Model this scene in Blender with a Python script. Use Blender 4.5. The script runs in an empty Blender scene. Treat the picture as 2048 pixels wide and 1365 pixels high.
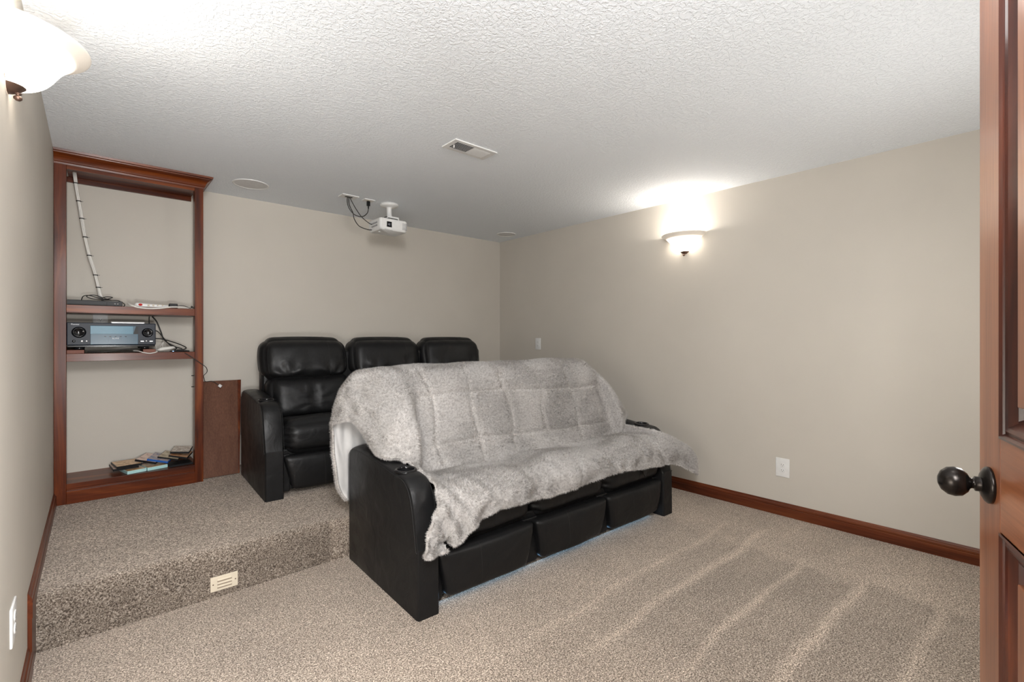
import bpy, bmesh, math, random
import numpy as np
from mathutils import Vector, Matrix, noise as mnoise

random.seed(7); rng = np.random.default_rng(7)
S = bpy.context.scene
COL = S.collection
R = math.radians

# ---------------------------------------------------------------- camera, light, exposure
XL, XR, YB, YF = -.184, 3.653, 4.361, -.20
YS, HP, H = 2.662, .223, 2.402          # front of the step, its height, ceiling height
cd = bpy.data.cameras.new('camera'); cam = bpy.data.objects.new('camera', cd); COL.objects.link(cam)
cam.location = (0, 0, 1.25)
cam.rotation_euler = (R(90), 0, R(-41.42))
cd.sensor_width = 36; cd.lens = 948.3 / 2048 * 36; cd.shift_y = -4.8 / 2048; cd.clip_start = .02
S.camera = cam
S.view_settings.view_transform = 'Standard'; S.view_settings.look = 'None'
S.view_settings.gamma = 1; S.view_settings.use_curve_mapping = False
S.view_settings.exposure = 0.22
w = bpy.data.worlds.new('world'); S.world = w; w.use_nodes = True
w.node_tree.nodes['Background'].inputs[0].default_value = (.9, .95, 1, 1)
w.node_tree.nodes['Background'].inputs[1].default_value = .6

def light(name, kind, loc, energy, rot=(0, 0, 0), color=(1, 1, 1), **k):
    d = bpy.data.lights.new(name, kind); d.energy = energy; d.color = color
    for a, b in k.items(): setattr(d, a, b)
    o = bpy.data.objects.new(name, d); COL.objects.link(o); o.location = loc; o.rotation_euler = rot
    return o
SCONCE_W = 7
# unseen fill lights added to brighten the room
light('bounce_fill', 'AREA', (.05, -.12, 1.62), 9, (R(180 - 62), 0, R(-41)), (1, 1, 1), shape='DISK', size=.35)
light('wall_fill', 'AREA', (.12, .50, .95), 34, (R(78), 0, R(38)), (1, .995, .985), shape='DISK', size=.22)
light('side_fill', 'POINT', (-.06, .85, .8), 2, color=(1, .99, .97), shadow_soft_size=.06)
light('doorway_fill', 'SPOT', (.06, -.12, 2.10), 195, (R(72), 0, R(-32)), (1, 1, 1), spot_size=R(140), spot_blend=.9, shadow_soft_size=.28)
light('overhead_fill', 'POINT', (1.25, .25, 2.0), 3.5, color=(1, .985, .96), shadow_soft_size=.14)
light('screen_end_fill', 'POINT', (2.40, .0, 1.35), 17, color=(1, .985, .96), shadow_soft_size=.14)
light('hall_fill', 'POINT', (.22, -.8, 2.1), 3, color=(1, .98, .95), shadow_soft_size=.14)

# ---------------------------------------------------------------- helpers
def props(o, label=None, cat=None, group=None, kind=None):
    if label: o['label'] = label
    if cat: o['category'] = cat
    if group: o['group'] = group
    if kind: o['kind'] = kind
    return o
def thing(name, label, cat, loc=(0, 0, 0), rz=0, group=None):
    o = bpy.data.objects.new(name, None); o.empty_display_size = .1; COL.objects.link(o)
    o.location = loc; o.rotation_euler = (0, 0, rz)
    return props(o, label, cat, group)
def mesh(name, V, F, mat, parent=None, smooth=True, loc=None):
    me = bpy.data.meshes.new(name)
    me.from_pydata([tuple(map(float, v)) for v in V], [], [tuple(map(int, f)) for f in F])
    me.update()
    if mat is not None:
        for m in (mat if isinstance(mat, (list, tuple)) else [mat]): me.materials.append(m)
    if smooth: me.shade_smooth()
    o = bpy.data.objects.new(name, me); COL.objects.link(o)
    if parent: o.parent = parent
    if loc: o.location = loc
    return o
def frombm(name, bm, mat, parent=None, smooth=False, loc=None):
    me = bpy.data.meshes.new(name); bm.normal_update(); bm.to_mesh(me); bm.free()
    if mat is not None: me.materials.append(mat)
    if smooth: me.shade_smooth()
    o = bpy.data.objects.new(name, me); COL.objects.link(o)
    if parent: o.parent = parent
    if loc: o.location = loc
    return o
def bx(bm, x0, x1, y0, y1, z0, z1, bev=0, seg=2, M=None):
    r = bmesh.ops.create_cube(bm, size=1)
    vs = r['verts']
    for v in vs: v.co = Vector(((x0 + x1) / 2 + v.co.x * (x1 - x0), (y0 + y1) / 2 + v.co.y * (y1 - y0), (z0 + z1) / 2 + v.co.z * (z1 - z0)))
    es = list({e for v in vs for e in v.link_edges})
    if bev:
        r = bmesh.ops.bevel(bm, geom=es, offset=bev, segments=seg, affect='EDGES', profile=.5)
        vs = list({v for f in r['faces'] for v in f.verts} | {v for v in vs if v.is_valid})
    if M is not None: bmesh.ops.transform(bm, matrix=M, verts=vs)
    return vs
def box(name, x0, x1, y0, y1, z0, z1, mat, parent=None, bev=.002, M=None, loc=None, smooth=False):
    bm = bmesh.new(); bx(bm, x0, x1, y0, y1, z0, z1, bev, 2, M)
    return frombm(name, bm, mat, parent, smooth, loc)
def grid_faces(nu, nv, cu=False, cv=False):
    F = []
    for i in range(nv if cv else nv - 1):
        for j in range(nu if cu else nu - 1):
            a = i * nu + j; b = i * nu + (j + 1) % nu; c = ((i + 1) % nv) * nu + (j + 1) % nu; d = ((i + 1) % nv) * nu + j
            F.append((a, b, c, d))
    return F
def catmull(P, n, closed=False):
    P = [Vector(p) for p in P]; out = []
    N = len(P)
    segs = N if closed else N - 1
    for i in range(segs):
        if closed: a, b, c, d = P[i - 1], P[i], P[(i + 1) % N], P[(i + 2) % N]
        else: a, b, c, d = P[max(i - 1, 0)], P[i], P[i + 1], P[min(i + 2, N - 1)]
        for k in range(n):
            t = k / n
            out.append(.5 * ((2 * b) + (c - a) * t + (2 * a - 5 * b + 4 * c - d) * t * t + (3 * b - a - 3 * c + d) * t ** 3))
    if not closed: out.append(P[-1])
    return out
def tube_data(P, r, seg=8, closed=False):
    V = []; n = len(P); up = Vector((0, 0, 1)); prev = None
    rr = r if isinstance(r, (list, tuple)) else [r] * n
    for i, p in enumerate(P):
        if closed: t = (P[(i + 1) % n] - P[i - 1])
        else: t = (P[min(i + 1, n - 1)] - P[max(i - 1, 0)])
        if t.length < 1e-9: t = Vector((0, 0, 1))
        t = t.normalized()
        if prev is None:
            s = t.cross(up)
            if s.length < .05: s = t.cross(Vector((1, 0, 0)))
        else:
            s = prev - t * prev.dot(t)
            if s.length < 1e-4: s = t.cross(up)
        s.normalize(); prev = s; u = s.cross(t)
        for k in range(seg):
            a = 2 * math.pi * k / seg
            V.append(p + (s * math.cos(a) + u * math.sin(a)) * rr[i])
    F = grid_faces(seg, n, True, closed)
    if not closed: F += [tuple(range(seg))[::-1], tuple(range((n - 1) * seg, n * seg))]
    return V, F
def tube(name, pts, r, mat, parent=None, seg=8, n=6, closed=False, raw=False):
    P = [Vector(p) for p in pts] if raw else catmull(pts, n, closed)
    V, F = tube_data(P, r, seg, closed)
    return mesh(name, V, F, mat, parent)
def tubes(name, lists, r, mat, parent=None, seg=6, n=6):
    V = []; F = []
    for pts in lists:
        v, f = tube_data(catmull(pts, n), r, seg); k = len(V)
        V += v; F += [tuple(i + k for i in q) for q in f]
    return mesh(name, V, F, mat, parent)
def lathe_data(prof, seg=32, a0=0, a1=2 * math.pi, close=True):
    V = []; full = abs(a1 - a0 - 2 * math.pi) < 1e-6; n = seg if full else seg + 1
    for r, z in prof:
        for k in range(n):
            a = a0 + (a1 - a0) * k / seg
            V.append((r * math.cos(a), r * math.sin(a), z))
    F = grid_faces(n, len(prof), full)
    return V, F
def lathe(name, prof, mat, parent=None, seg=32, loc=None, M=None, smooth=True, **k):
    V, F = lathe_data(prof, seg, **k)
    if M is not None: V = [M @ Vector(v) for v in V]
    o = mesh(name, V, F, mat, parent, smooth, loc)
    return o
def auto_smooth(o, ang=35):
    # sharp edges by angle
    me = o.data; bm = bmesh.new(); bm.from_mesh(me)
    for e in bm.edges:
        if len(e.link_faces) == 2 and e.calc_face_angle(0) > R(ang): e.smooth = False
    for f in bm.faces: f.smooth = True
    bm.to_mesh(me); bm.free(); return o
def extr(name, prof, axis, a, b, mat, parent=None, smooth=False, loc=None):
    """profile (list of 2D) swept along an axis. axis x: prof=(y,z); y: prof=(x,z); z: prof=(x,y)"""
    V = []
    for t in (a, b):
        for p, q in prof:
            V.append({'x': (t, p, q), 'y': (p, t, q), 'z': (p, q, t)}[axis])
    n = len(prof); F = [(i, (i + 1) % n, n + (i + 1) % n, n + i) for i in range(n)] + [tuple(range(n))[::-1], tuple(range(n, 2 * n))]
    bm = bmesh.new(); vs = [bm.verts.new(v) for v in V]
    for f in F: bm.faces.new([vs[i] for i in f])
    bmesh.ops.recalc_face_normals(bm, faces=bm.faces)
    o = frombm(name, bm, mat, parent, False, loc)
    return auto_smooth(o, 30) if smooth else o

# ---------------------------------------------------------------- materials
def newmat(name):
    m = bpy.data.materials.new(name); m.use_nodes = True
    nt = m.node_tree; b = nt.nodes['Principled BSDF']
    return m, nt, b
def N(nt, t, **k):
    n = nt.nodes.new(t)
    for a, b in k.items():
        if a.startswith('i_'): n.inputs[a[2:].replace('_', ' ')].default_value = b
        else: setattr(n, a, b)
    return n
def plain(name, col, rough=.5, metal=0, spec=.5, coat=0, emis=None, es=0):
    m, nt, b = newmat(name)
    b.inputs['Base Color'].default_value = (*col, 1); b.inputs['Roughness'].default_value = rough
    b.inputs['Metallic'].default_value = metal; b.inputs['Specular IOR Level'].default_value = spec
    b.inputs['Coat Weight'].default_value = coat
    if emis: b.inputs['Emission Color'].default_value = (*emis, 1); b.inputs['Emission Strength'].default_value = es
    # slight procedural mottling so no surface is dead flat
    tc = N(nt, 'ShaderNodeTexCoord'); no = N(nt, 'ShaderNodeTexNoise', i_Scale=40.0, i_Detail=3.0)
    nt.links.new(tc.outputs['Object'], no.inputs['Vector'])
    mx = N(nt, 'ShaderNodeMix', data_type='RGBA'); mx.inputs[0].default_value = 1
    ra = N(nt, 'ShaderNodeValToRGB'); ra.color_ramp.elements[0].color = (*[c * .92 for c in col], 1); ra.color_ramp.elements[1].color = (*[min(1, c * 1.08) for c in col], 1)
    nt.links.new(no.outputs['Fac'], ra.inputs[0]); nt.links.new(ra.outputs[0], b.inputs['Base Color'])
    return m
def bump(nt, b, src, strength, dist, prev=None):
    bp = N(nt, 'ShaderNodeBump'); bp.inputs['Strength'].default_value = strength; bp.inputs['Distance'].default_value = dist
    nt.links.new(src, bp.inputs['Height'])
    if prev: nt.links.new(prev.outputs[0], bp.inputs['Normal'])
    nt.links.new(bp.outputs[0], b.inputs['Normal']); return bp
def ramp(nt, src, stops):
    r = N(nt, 'ShaderNodeValToRGB'); e = r.color_ramp.elements
    e[0].position, e[0].color = stops[0][0], (*stops[0][1], 1)
    e[1].position, e[1].color = stops[-1][0], (*stops[-1][1], 1)
    for p, c in stops[1:-1]: q = e.new(p); q.color = (*c, 1)
    nt.links.new(src, r.inputs[0]); return r

def wall_mat(name, col):
    m, nt, b = newmat(name); b.inputs['Roughness'].default_value = .62; b.inputs['Specular IOR Level'].default_value = .3
    tc = N(nt, 'ShaderNodeTexCoord')
    n1 = N(nt, 'ShaderNodeTexNoise', i_Scale=1.7, i_Detail=3.0); n2 = N(nt, 'ShaderNodeTexNoise', i_Scale=170.0, i_Detail=4.0)
    for n in (n1, n2): nt.links.new(tc.outputs['Object'], n.inputs['Vector'])
    r = ramp(nt, n1.outputs['Fac'], [(.3, [c * .97 for c in col]), (.7, [c * 1.03 for c in col])])
    nt.links.new(r.outputs[0], b.inputs['Base Color']); bump(nt, b, n2.outputs['Fac'], .25, .001)
    return m
M_wall = wall_mat('wall_paint', (.535, .50, .445))
M_wall2 = wall_mat('hall_paint', (.55, .53, .49))

m, nt, b = newmat('ceiling_paint'); M_ceil = m
b.inputs['Roughness'].default_value = .8; b.inputs['Specular IOR Level'].default_value = .25
b.inputs['Base Color'].default_value = (.84, .88, .925, 1)
tc = N(nt, 'ShaderNodeTexCoord')
v1 = N(nt, 'ShaderNodeTexNoise', i_Scale=62.0, i_Detail=2.0, i_Roughness=.55, i_Distortion=.6); nt.links.new(tc.outputs['Object'], v1.inputs['Vector'])
r = ramp(nt, v1.outputs['Fac'], [(.46, (0, 0, 0)), (.56, (1, 1, 1))])
v2 = N(nt, 'ShaderNodeTexNoise', i_Scale=240.0, i_Detail=2.0); nt.links.new(tc.outputs['Object'], v2.inputs['Vector'])
bp = bump(nt, b, r.outputs[0], .55, .0035); bump(nt, b, v2.outputs['Fac'], .15, .001, bp)

def carpet_mat():
    m, nt, b = newmat('carpet'); b.inputs['Roughness'].default_value = .95; b.inputs['Specular IOR Level'].default_value = .1
    b.inputs['Sheen Weight'].default_value = .15; b.inputs['Sheen Roughness'].default_value = .5
    tc = N(nt, 'ShaderNodeTexCoord')
    a = N(nt, 'ShaderNodeTexNoise', i_Scale=190.0, i_Detail=3.0, i_Roughness=.65, i_Distortion=.4)
    v = N(nt, 'ShaderNodeTexVoronoi', i_Scale=150.0)
    c = N(nt, 'ShaderNodeTexNoise', i_Scale=3.0, i_Detail=4.0)
    for n in (a, v, c): nt.links.new(tc.outputs['Object'], n.inputs['Vector'])
    r = ramp(nt, a.outputs['Fac'], [(.34, (.060, .042, .031)), (.44, (.235, .182, .142)), (.53, (.49, .405, .328)), (.66, (.86, .755, .645))])
    # per tuft colour
    sep = N(nt, 'ShaderNodeSeparateColor'); nt.links.new(v.outputs['Color'], sep.inputs[0])
    r2 = ramp(nt, sep.outputs[0], [(0, (.72, .70, .68)), (1, (1.22, 1.22, 1.22))])
    mx = N(nt, 'ShaderNodeMix', data_type='RGBA', blend_type='MULTIPLY'); mx.inputs[0].default_value = 1
    nt.links.new(r.outputs[0], mx.inputs[6]); nt.links.new(r2.outputs[0], mx.inputs[7])
    r3 = ramp(nt, c.outputs['Fac'], [(.3, (.9, .9, .9)), (.7, (1.07, 1.07, 1.07))])
    mx2 = N(nt, 'ShaderNodeMix', data_type='RGBA', blend_type='MULTIPLY'); mx2.inputs[0].default_value = 1
    nt.links.new(mx.outputs[2], mx2.inputs[6]); nt.links.new(r3.outputs[0], mx2.inputs[7])
    at = N(nt, 'ShaderNodeAttribute', attribute_name='nap_shade')  # stroked nap and painted riser shade, multiplied into the carpet colour
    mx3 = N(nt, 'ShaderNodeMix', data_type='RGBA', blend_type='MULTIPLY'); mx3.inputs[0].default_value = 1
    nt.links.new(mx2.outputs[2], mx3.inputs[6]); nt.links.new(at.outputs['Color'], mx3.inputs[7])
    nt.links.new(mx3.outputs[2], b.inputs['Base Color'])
    bp = bump(nt, b, a.outputs['Fac'], .9, .006); bump(nt, b, v.outputs['Distance'], .5, .004, bp)
    return m
M_carpet = carpet_mat()

def wood_mat(name, dark, mid, lite, axis='z', rough=.34, coat=.10, scale=1.0):
    m, nt, b = newmat(name); b.inputs['Roughness'].default_value = rough; b.inputs['Specular IOR Level'].default_value = .22
    b.inputs['Coat Weight'].default_value = coat; b.inputs['Coat Roughness'].default_value = .18
    tc = N(nt, 'ShaderNodeTexCoord'); mp = N(nt, 'ShaderNodeMapping')
    s = {'z': (9, 9, .9), 'x': (.9, 9, 9), 'y': (9, .9, 9)}[axis]
    mp.inputs['Scale'].default_value = [q * scale for q in s]
    nt.links.new(tc.outputs['Object'], mp.inputs[0])
    a = N(nt, 'ShaderNodeTexNoise', i_Scale=1.0, i_Detail=6.0, i_Roughness=.6, i_Distortion=1.1); nt.links.new(mp.outputs[0], a.inputs['Vector'])
    mp2 = N(nt, 'ShaderNodeMapping'); s2 = {'z': (160, 160, 5), 'x': (5, 160, 160), 'y': (160, 5, 160)}[axis]; mp2.inputs['Scale'].default_value = s2
    nt.links.new(tc.outputs['Object'], mp2.inputs[0])
    f = N(nt, 'ShaderNodeTexNoise', i_Scale=1.0, i_Detail=2.0); nt.links.new(mp2.outputs[0], f.inputs['Vector'])
    r = ramp(nt, a.outputs['Fac'], [(.28, dark), (.5, mid), (.74, lite)])
    r2 = ramp(nt, f.outputs['Fac'], [(.3, (.8, .78, .76)), (.7, (1.1, 1.1, 1.1))])
    mx = N(nt, 'ShaderNodeMix', data_type='RGBA', blend_type='MULTIPLY'); mx.inputs[0].default_value = 1
    nt.links.new(r.outputs[0], mx.inputs[6]); nt.links.new(r2.outputs[0], mx.inputs[7])
    nt.links.new(mx.outputs[2], b.inputs['Base Color']); bump(nt, b, f.outputs['Fac'], .05, .001)
    return m
CH = ((.026, .004, .0015), (.112, .022, .004), (.26, .066, .011))
M_woodz = wood_mat('cherry_upright', *CH, axis='z'); M_woodx = wood_mat('cherry_across', *CH, axis='x')
M_woody = wood_mat('cherry_long', *CH, axis='y')
M_base = wood_mat('cherry_trim', (.035, .008, .004), (.105, .025, .009), (.18, .05, .016), axis='y')
M_basez = wood_mat('cherry_trim_end', (.03, .008, .004), (.09, .022, .009), (.15, .04, .014), axis='z')
M_panel = wood_mat('brown_board', (.085, .033, .018), (.12, .05, .028), (.15, .065, .038), axis='z', rough=.6, coat=0)
DR = ((.16, .052, .022), (.27, .098, .042), (.36, .145, .068))
M_doorz = wood_mat('door_wood', *DR, axis='z', rough=.33, coat=.5); M_doorx = wood_mat('door_wood_across', *DR, axis='x', rough=.33, coat=.5)
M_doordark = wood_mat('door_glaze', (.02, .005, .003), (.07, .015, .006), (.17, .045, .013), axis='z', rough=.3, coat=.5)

def leather():
    m, nt, b = newmat('black_leather'); b.inputs['Base Color'].default_value = (.0075, .0075, .008, 1)
    b.inputs['Roughness'].default_value = .42; b.inputs['Specular IOR Level'].default_value = .27
    tc = N(nt, 'ShaderNodeTexCoord'); v = N(nt, 'ShaderNodeTexVoronoi', i_Scale=420.0); n = N(nt, 'ShaderNodeTexNoise', i_Scale=9.0, i_Detail=5.0, i_Distortion=.8)
    for q in (v, n): nt.links.new(tc.outputs['Object'], q.inputs['Vector'])
    bp = bump(nt, b, v.outputs['Distance'], .12, .0008); bump(nt, b, n.outputs['Fac'], .35, .012, bp)
    r = ramp(nt, n.outputs['Fac'], [(.3, (.36, .36, .36)), (.7, (.50, .50, .50))]); nt.links.new(r.outputs[0], b.inputs['Roughness'])
    return m
M_leather = leather()
M_seam = plain('seam_thread', (.012, .012, .012), .7)
M_black = plain('black_plastic', (.008, .008, .009), .4, 0, .22)
M_gloss = plain('gloss_black_plastic', (.006, .006, .007), .14, 0, .3)
M_white = plain('white_plastic', (.74, .74, .73), .35)
M_offw = plain('ivory_plastic', (.60, .53, .42), .45)
M_grille = plain('speaker_grille', (.70, .70, .70), .8)
M_vent = plain('vent_enamel', (.72, .72, .71), .5)
M_dark = plain('dark_gap', (.03, .03, .03), .9)
M_bronze = plain('oil_rubbed_bronze', (.022, .018, .016), .25, .75)
M_bronze2 = plain('brushed_bronze', (.16, .10, .075), .38, .8)
M_wcord = plain('white_cord', (.70, .68, .64), .5)
M_bcord = plain('black_cord', (.015, .014, .013), .5)
M_navy = plain('receiver_face', (.006, .010, .020), .35, 0, .2)
M_glass_dk = plain('receiver_display', (.035, .085, .13), .22, 0, .25)
M_glass_lt = plain('receiver_display_window', (.10, .22, .30), .2, 0, .25)
M_silver = plain('silver', (.7, .7, .7), .3, .6)
M_red = plain('red_switch', (.55, .02, .015), .3)
M_text = plain('silver_print', (.75, .77, .8), .4)
M_block = plain('wood_block', (.17, .055, .032), .6)
m, nt, b = newmat('white_lining'); M_lining = m
b.inputs['Base Color'].default_value = (.62, .61, .60, 1); b.inputs['Roughness'].default_value = .9; b.inputs['Sheen Weight'].default_value = .2
tc = N(nt, 'ShaderNodeTexCoord'); no = N(nt, 'ShaderNodeTexNoise', i_Scale=7.0, i_Detail=3.0); nt.links.new(tc.outputs['Object'], no.inputs['Vector'])
r = ramp(nt, no.outputs['Fac'], [(.3, (.54, .53, .52)), (.7, (.64, .63, .62))]); nt.links.new(r.outputs[0], b.inputs['Base Color']); bump(nt, b, no.outputs['Fac'], .4, .02)
def fur_mat():
    m, nt, b = newmat('grey_fleece'); b.inputs['Roughness'].default_value = .9; b.inputs['Specular IOR Level'].default_value = .15
    b.inputs['Sheen Weight'].default_value = .25
    tc = N(nt, 'ShaderNodeTexCoord'); n = N(nt, 'ShaderNodeTexNoise', i_Scale=90.0, i_Detail=4.0); n2 = N(nt, 'ShaderNodeTexNoise', i_Scale=5.0, i_Detail=3.0)
    for q in (n, n2): nt.links.new(tc.outputs['Object'], q.inputs['Vector'])
    r = ramp(nt, n.outputs['Fac'], [(.3, (.28, .26, .245)), (.5, (.42, .395, .375)), (.7, (.54, .52, .50))])
    r2 = ramp(nt, n2.outputs['Fac'], [(.3, (.9, .9, .9)), (.7, (1.06, 1.06, 1.06))])
    mx = N(nt, 'ShaderNodeMix', data_type='RGBA', blend_type='MULTIPLY'); mx.inputs[0].default_value = 1
    nt.links.new(r.outputs[0], mx.inputs[6]); nt.links.new(r2.outputs[0], mx.inputs[7]); nt.links.new(mx.outputs[2], b.inputs['Base Color'])
    bump(nt, b, n.outputs['Fac'], .5, .004)
    return m
M_fur = fur_mat()
def pile_mat():
    m = M_fur.copy(); m.name = 'grey_fleece_pile'; nt = m.node_tree; b = nt.nodes['Principled BSDF']
    for q in nt.nodes:
        if q.type == 'VALTORGB' and len(q.color_ramp.elements) == 3:
            for e, c in zip(q.color_ramp.elements, ((.50, .475, .46), (.74, .715, .695), (.88, .86, .845))): e.color = (*c, 1)
    b.inputs['Normal'].links and nt.links.remove(b.inputs['Normal'].links[0])
    t = N(nt, 'ShaderNodeBsdfTranslucent'); nt.links.new(b.inputs['Base Color'].links[0].from_socket, t.inputs[0])
    ms = N(nt, 'ShaderNodeMixShader'); ms.inputs[0].default_value = .48
    nt.links.new(b.outputs[0], ms.inputs[1]); nt.links.new(t.outputs[0], ms.inputs[2]); nt.links.new(ms.outputs[0], nt.nodes['Material Output'].inputs[0])
    return m
M_pile = pile_mat()
m, nt, b = newmat('frosted_lamp_glass'); M_shade = m
b.inputs['Base Color'].default_value = (.72, .67, .60, 1); b.inputs['Roughness'].default_value = .35
b.inputs['Transmission Weight'].default_value = 0
b.inputs['Emission Color'].default_value = (1, .90, .78, 1); b.inputs['Emission Strength'].default_value = .42
tr = N(nt, 'ShaderNodeBsdfTranslucent'); tr.inputs[0].default_value = (1, .93, .84, 1)
ms = N(nt, 'ShaderNodeMixShader'); ms.inputs[0].default_value = .012
nt.links.new(b.outputs[0], ms.inputs[1]); nt.links.new(tr.outputs[0], ms.inputs[2]); nt.links.new(ms.outputs[0], nt.nodes['Material Output'].inputs[0])
tcs = N(nt, 'ShaderNodeTexCoord'); sx_ = N(nt, 'ShaderNodeSeparateXYZ'); nt.links.new(tcs.outputs['Object'], sx_.inputs[0])
mr = N(nt, 'ShaderNodeMapRange'); mr.interpolation_type = 'SMOOTHSTEP'
for i_, v_ in zip((1, 2, 3, 4), (.050, .104, 11.0, .12)): mr.inputs[i_].default_value = v_
nt.links.new(sx_.outputs[2], mr.inputs[0]); nt.links.new(mr.outputs[0], b.inputs['Emission Strength'])
M_bulb = plain('lit_bulb', (1, 1, 1), .5, emis=(1, .9, .78), es=14)

# ---------------------------------------------------------------- the setting
def setattr_nap_shade(o, f):
    me = o.data; n = len(me.vertices); co = np.empty(n * 3, np.float32); me.vertices.foreach_get('co', co); co = co.reshape(-1, 3)
    c = f(co[:, 0], co[:, 1]) if f else np.ones(n)
    ca = me.color_attributes.new('nap_shade', 'FLOAT_COLOR', 'POINT'); buf = np.ones((n, 4), np.float32); buf[:, 0] = buf[:, 1] = buf[:, 2] = c
    ca.data.foreach_set('color', buf.ravel())
def nap_shade(x, y):
    g = lambda d, wd: np.exp(-(d / wd) ** 2)
    wob = .012 * np.sin(x * 5.1) + .008 * np.sin(x * 11.3 + 1)
    c = np.ones_like(x)
    sm = lambda a, b, t: np.clip((t - a) / (b - a), 0, 1) ** 2 * (3 - 2 * np.clip((t - a) / (b - a), 0, 1))
    # darker stroked lanes that stop about X = 2.9
    for y0, y1, x0, x1, d in ((.93, 1.20, 1.9, 2.92, .20), (.67, .91, 1.7, 2.90, .20), (.36, .62, 1.6, 2.95, .20), (.05, .33, 1.2, 2.9, .14), (1.25, 1.40, 1.4, 2.9, .09), (1.24, 1.42, 2.95, 3.4, .05)):
        lane = sm(y0 - .02, y0 + .03, y + wob) * (1 - sm(y1 - .03, y1 + .02, y + wob)) * sm(x0 - .7, x0 + .3, x) * (1 - sm(x1 - .04, x1 + .04, x + .03 * np.sin(y * 20)))
        c -= d * lane
    for yy, x0, x1, wd, a in ((1.44, 1.2, 3.2, .016, .20), (1.225, 1.3, 3.3, .020, .24), (.92, 1.5, 3.0, .018, .20), (.64, 1.7, 3.0, .022, .22), (.34, 1.5, 3.0, .02, .15), (1.09, 3.0, 3.62, .02, .14), (.75, 2.95, 3.62, .02, .12), (1.42, 3.0, 3.62, .02, .10), (.45, 3.0, 3.5, .025, .12)):
        c += a * g(y + wob - yy, wd) * sm(x0 - .1, x0 + .5, x) * (1 - sm(x1 - .1, x1 + .05, x))
    c += .08 * sm(2.9, 3.0, x) * (1 - sm(3.1, 3.5, x))
    # footmarks and soft darker smudges on the left of the lower carpet
    for fx, fy, fw, fh, a in ((.55, 1.95, .20, .25, .07), (.75, 1.35, .10, .35, .08), (.35, 1.6, .12, .2, .06), (.95, 1.15, .1, .25, .07), (3.5, 1.75, .18, .07, .10)):
        c -= a * np.exp(-((x - fx) / fw) ** 2 - ((y - fy) / fh) ** 2)
    return c
nx, ny = 385, 380
xs = np.linspace(XL - .02, XR + .02, nx); ys = np.linspace(-1.6, YS + .06, ny)
gx, gy = np.meshgrid(xs, ys)
fl = mesh('floor', np.stack([gx.ravel(), gy.ravel(), 0 * gx.ravel()], 1), grid_faces(nx, ny), M_carpet)
props(fl, 'beige cut-pile carpet on the lower level of the room', kind='structure'); setattr_nap_shade(fl, nap_shade)
# the carpeted step: riser, rounded nose, upper floor
rn = .055
prof = [(YS, -.01), (YS, .06), (YS + .002, .12)] + [(YS + .002 + rn - rn * math.cos(t), HP - rn + rn * math.sin(t)) for t in np.linspace(0, math.pi / 2, 9)] + [(y, HP) for y in np.linspace(YS + .1, YB + .02, 90)]
xs = np.linspace(XL - .02, XR + .02, 200)
V = [(x, y + (.003 * math.sin(x * 9) + .002 * math.sin(x * 23)) * (1 if i < 12 else 0), z) for i, (y, z) in enumerate(prof) for x in xs]
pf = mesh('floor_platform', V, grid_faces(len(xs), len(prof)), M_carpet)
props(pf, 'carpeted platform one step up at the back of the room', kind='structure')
def platform_nap_shade(x, y):
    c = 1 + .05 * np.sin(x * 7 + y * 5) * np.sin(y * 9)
    tt = np.clip((y - YS - .004) / .062, 0, 1); c -= .52 * (1 - tt * tt * (3 - 2 * tt))  # shade painted on the riser and nose, fading out onto the platform
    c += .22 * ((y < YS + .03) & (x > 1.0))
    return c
setattr_nap_shade(pf, platform_nap_shade)

def slab(name, x0, x1, y0, y1, z0, z1, mat, label=None):
    return props(box(name, x0, x1, y0, y1, z0, z1, mat, bev=0), label, kind='structure')
slab('wall_left', XL - .1, XL, -1.6, YB + .1, -.1, H + .1, M_wall, 'beige wall running close along the left')
slab('wall_right', XR, XR + .1, YF, YB + .1, -.1, H + .1, M_wall, 'beige wall on the right with a lit sconce')
slab('wall_back', XL, XR, YB, YB + .1, -.1, H + .1, M_wall, 'beige wall behind the seats on the platform')
slab('ceiling', XL - .1, XR + .1, -1.6, YB + .1, H, H + .1, M_ceil, 'white ceiling with knockdown texture')
# front wall behind the camera, with the doorway the camera stands in
bm = bmesh.new(); bx(bm, .66, XR, YF - .11, YF, 0, H); bx(bm, XL, .66, YF - .11, YF, 2.06, H)
props(frombm('wall_front', bm, M_wall), 'beige wall with the doorway', kind='structure')
slab('wall_hall_right', .75, .85, -1.6, YF - .11, 0, H, M_wall2)
slab('wall_hall_back', XL, .85, -1.7, -1.6, 0, H, M_wall2)
bm = bmesh.new(); bx(bm, .62, .66, YF - .12, YF + .005, 0, 2.06, .003); bx(bm, XL, .66, YF - .12, YF + .005, 2.02, 2.06, .003)
props(frombm('trim_doorway', bm, M_woodz), 'wooden door jamb', kind='structure')

BH = .093
bprof = lambda s: [(0, 0), (-.014, 0), (-.014, BH * .60), (-.011, BH * .63), (-.0125, BH * .66), (-.013, BH * .74), (-.011, BH * .83), (-.007, BH * .86), (-.006, BH * .93), (-.003, BH), (0, BH)]
o = extr('baseboard_right', [(XR + a, z) for a, z in bprof(1)], 'y', YF, YS + .003, M_base, None, True); props(o, 'dark cherry baseboard along the right wall', kind='structure')
o = extr('baseboard_right_platform', [(XR + a, z + HP) for a, z in bprof(1)], 'y', YS + .01, YB, M_base, None, True); props(o, kind='structure')
o = extr('baseboard_back', [(YB + a, z + HP) for a, z in bprof(1)], 'x', .95, XR - .014, M_woodx, None, True); props(o, kind='structure')
o = extr('baseboard_left_lower', [(XL - a, z) for a, z in bprof(1)], 'y', YF, 1.60, M_base, None, True)
props(o, 'dark cherry baseboard at the foot of the left wall', kind='structure')

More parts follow.
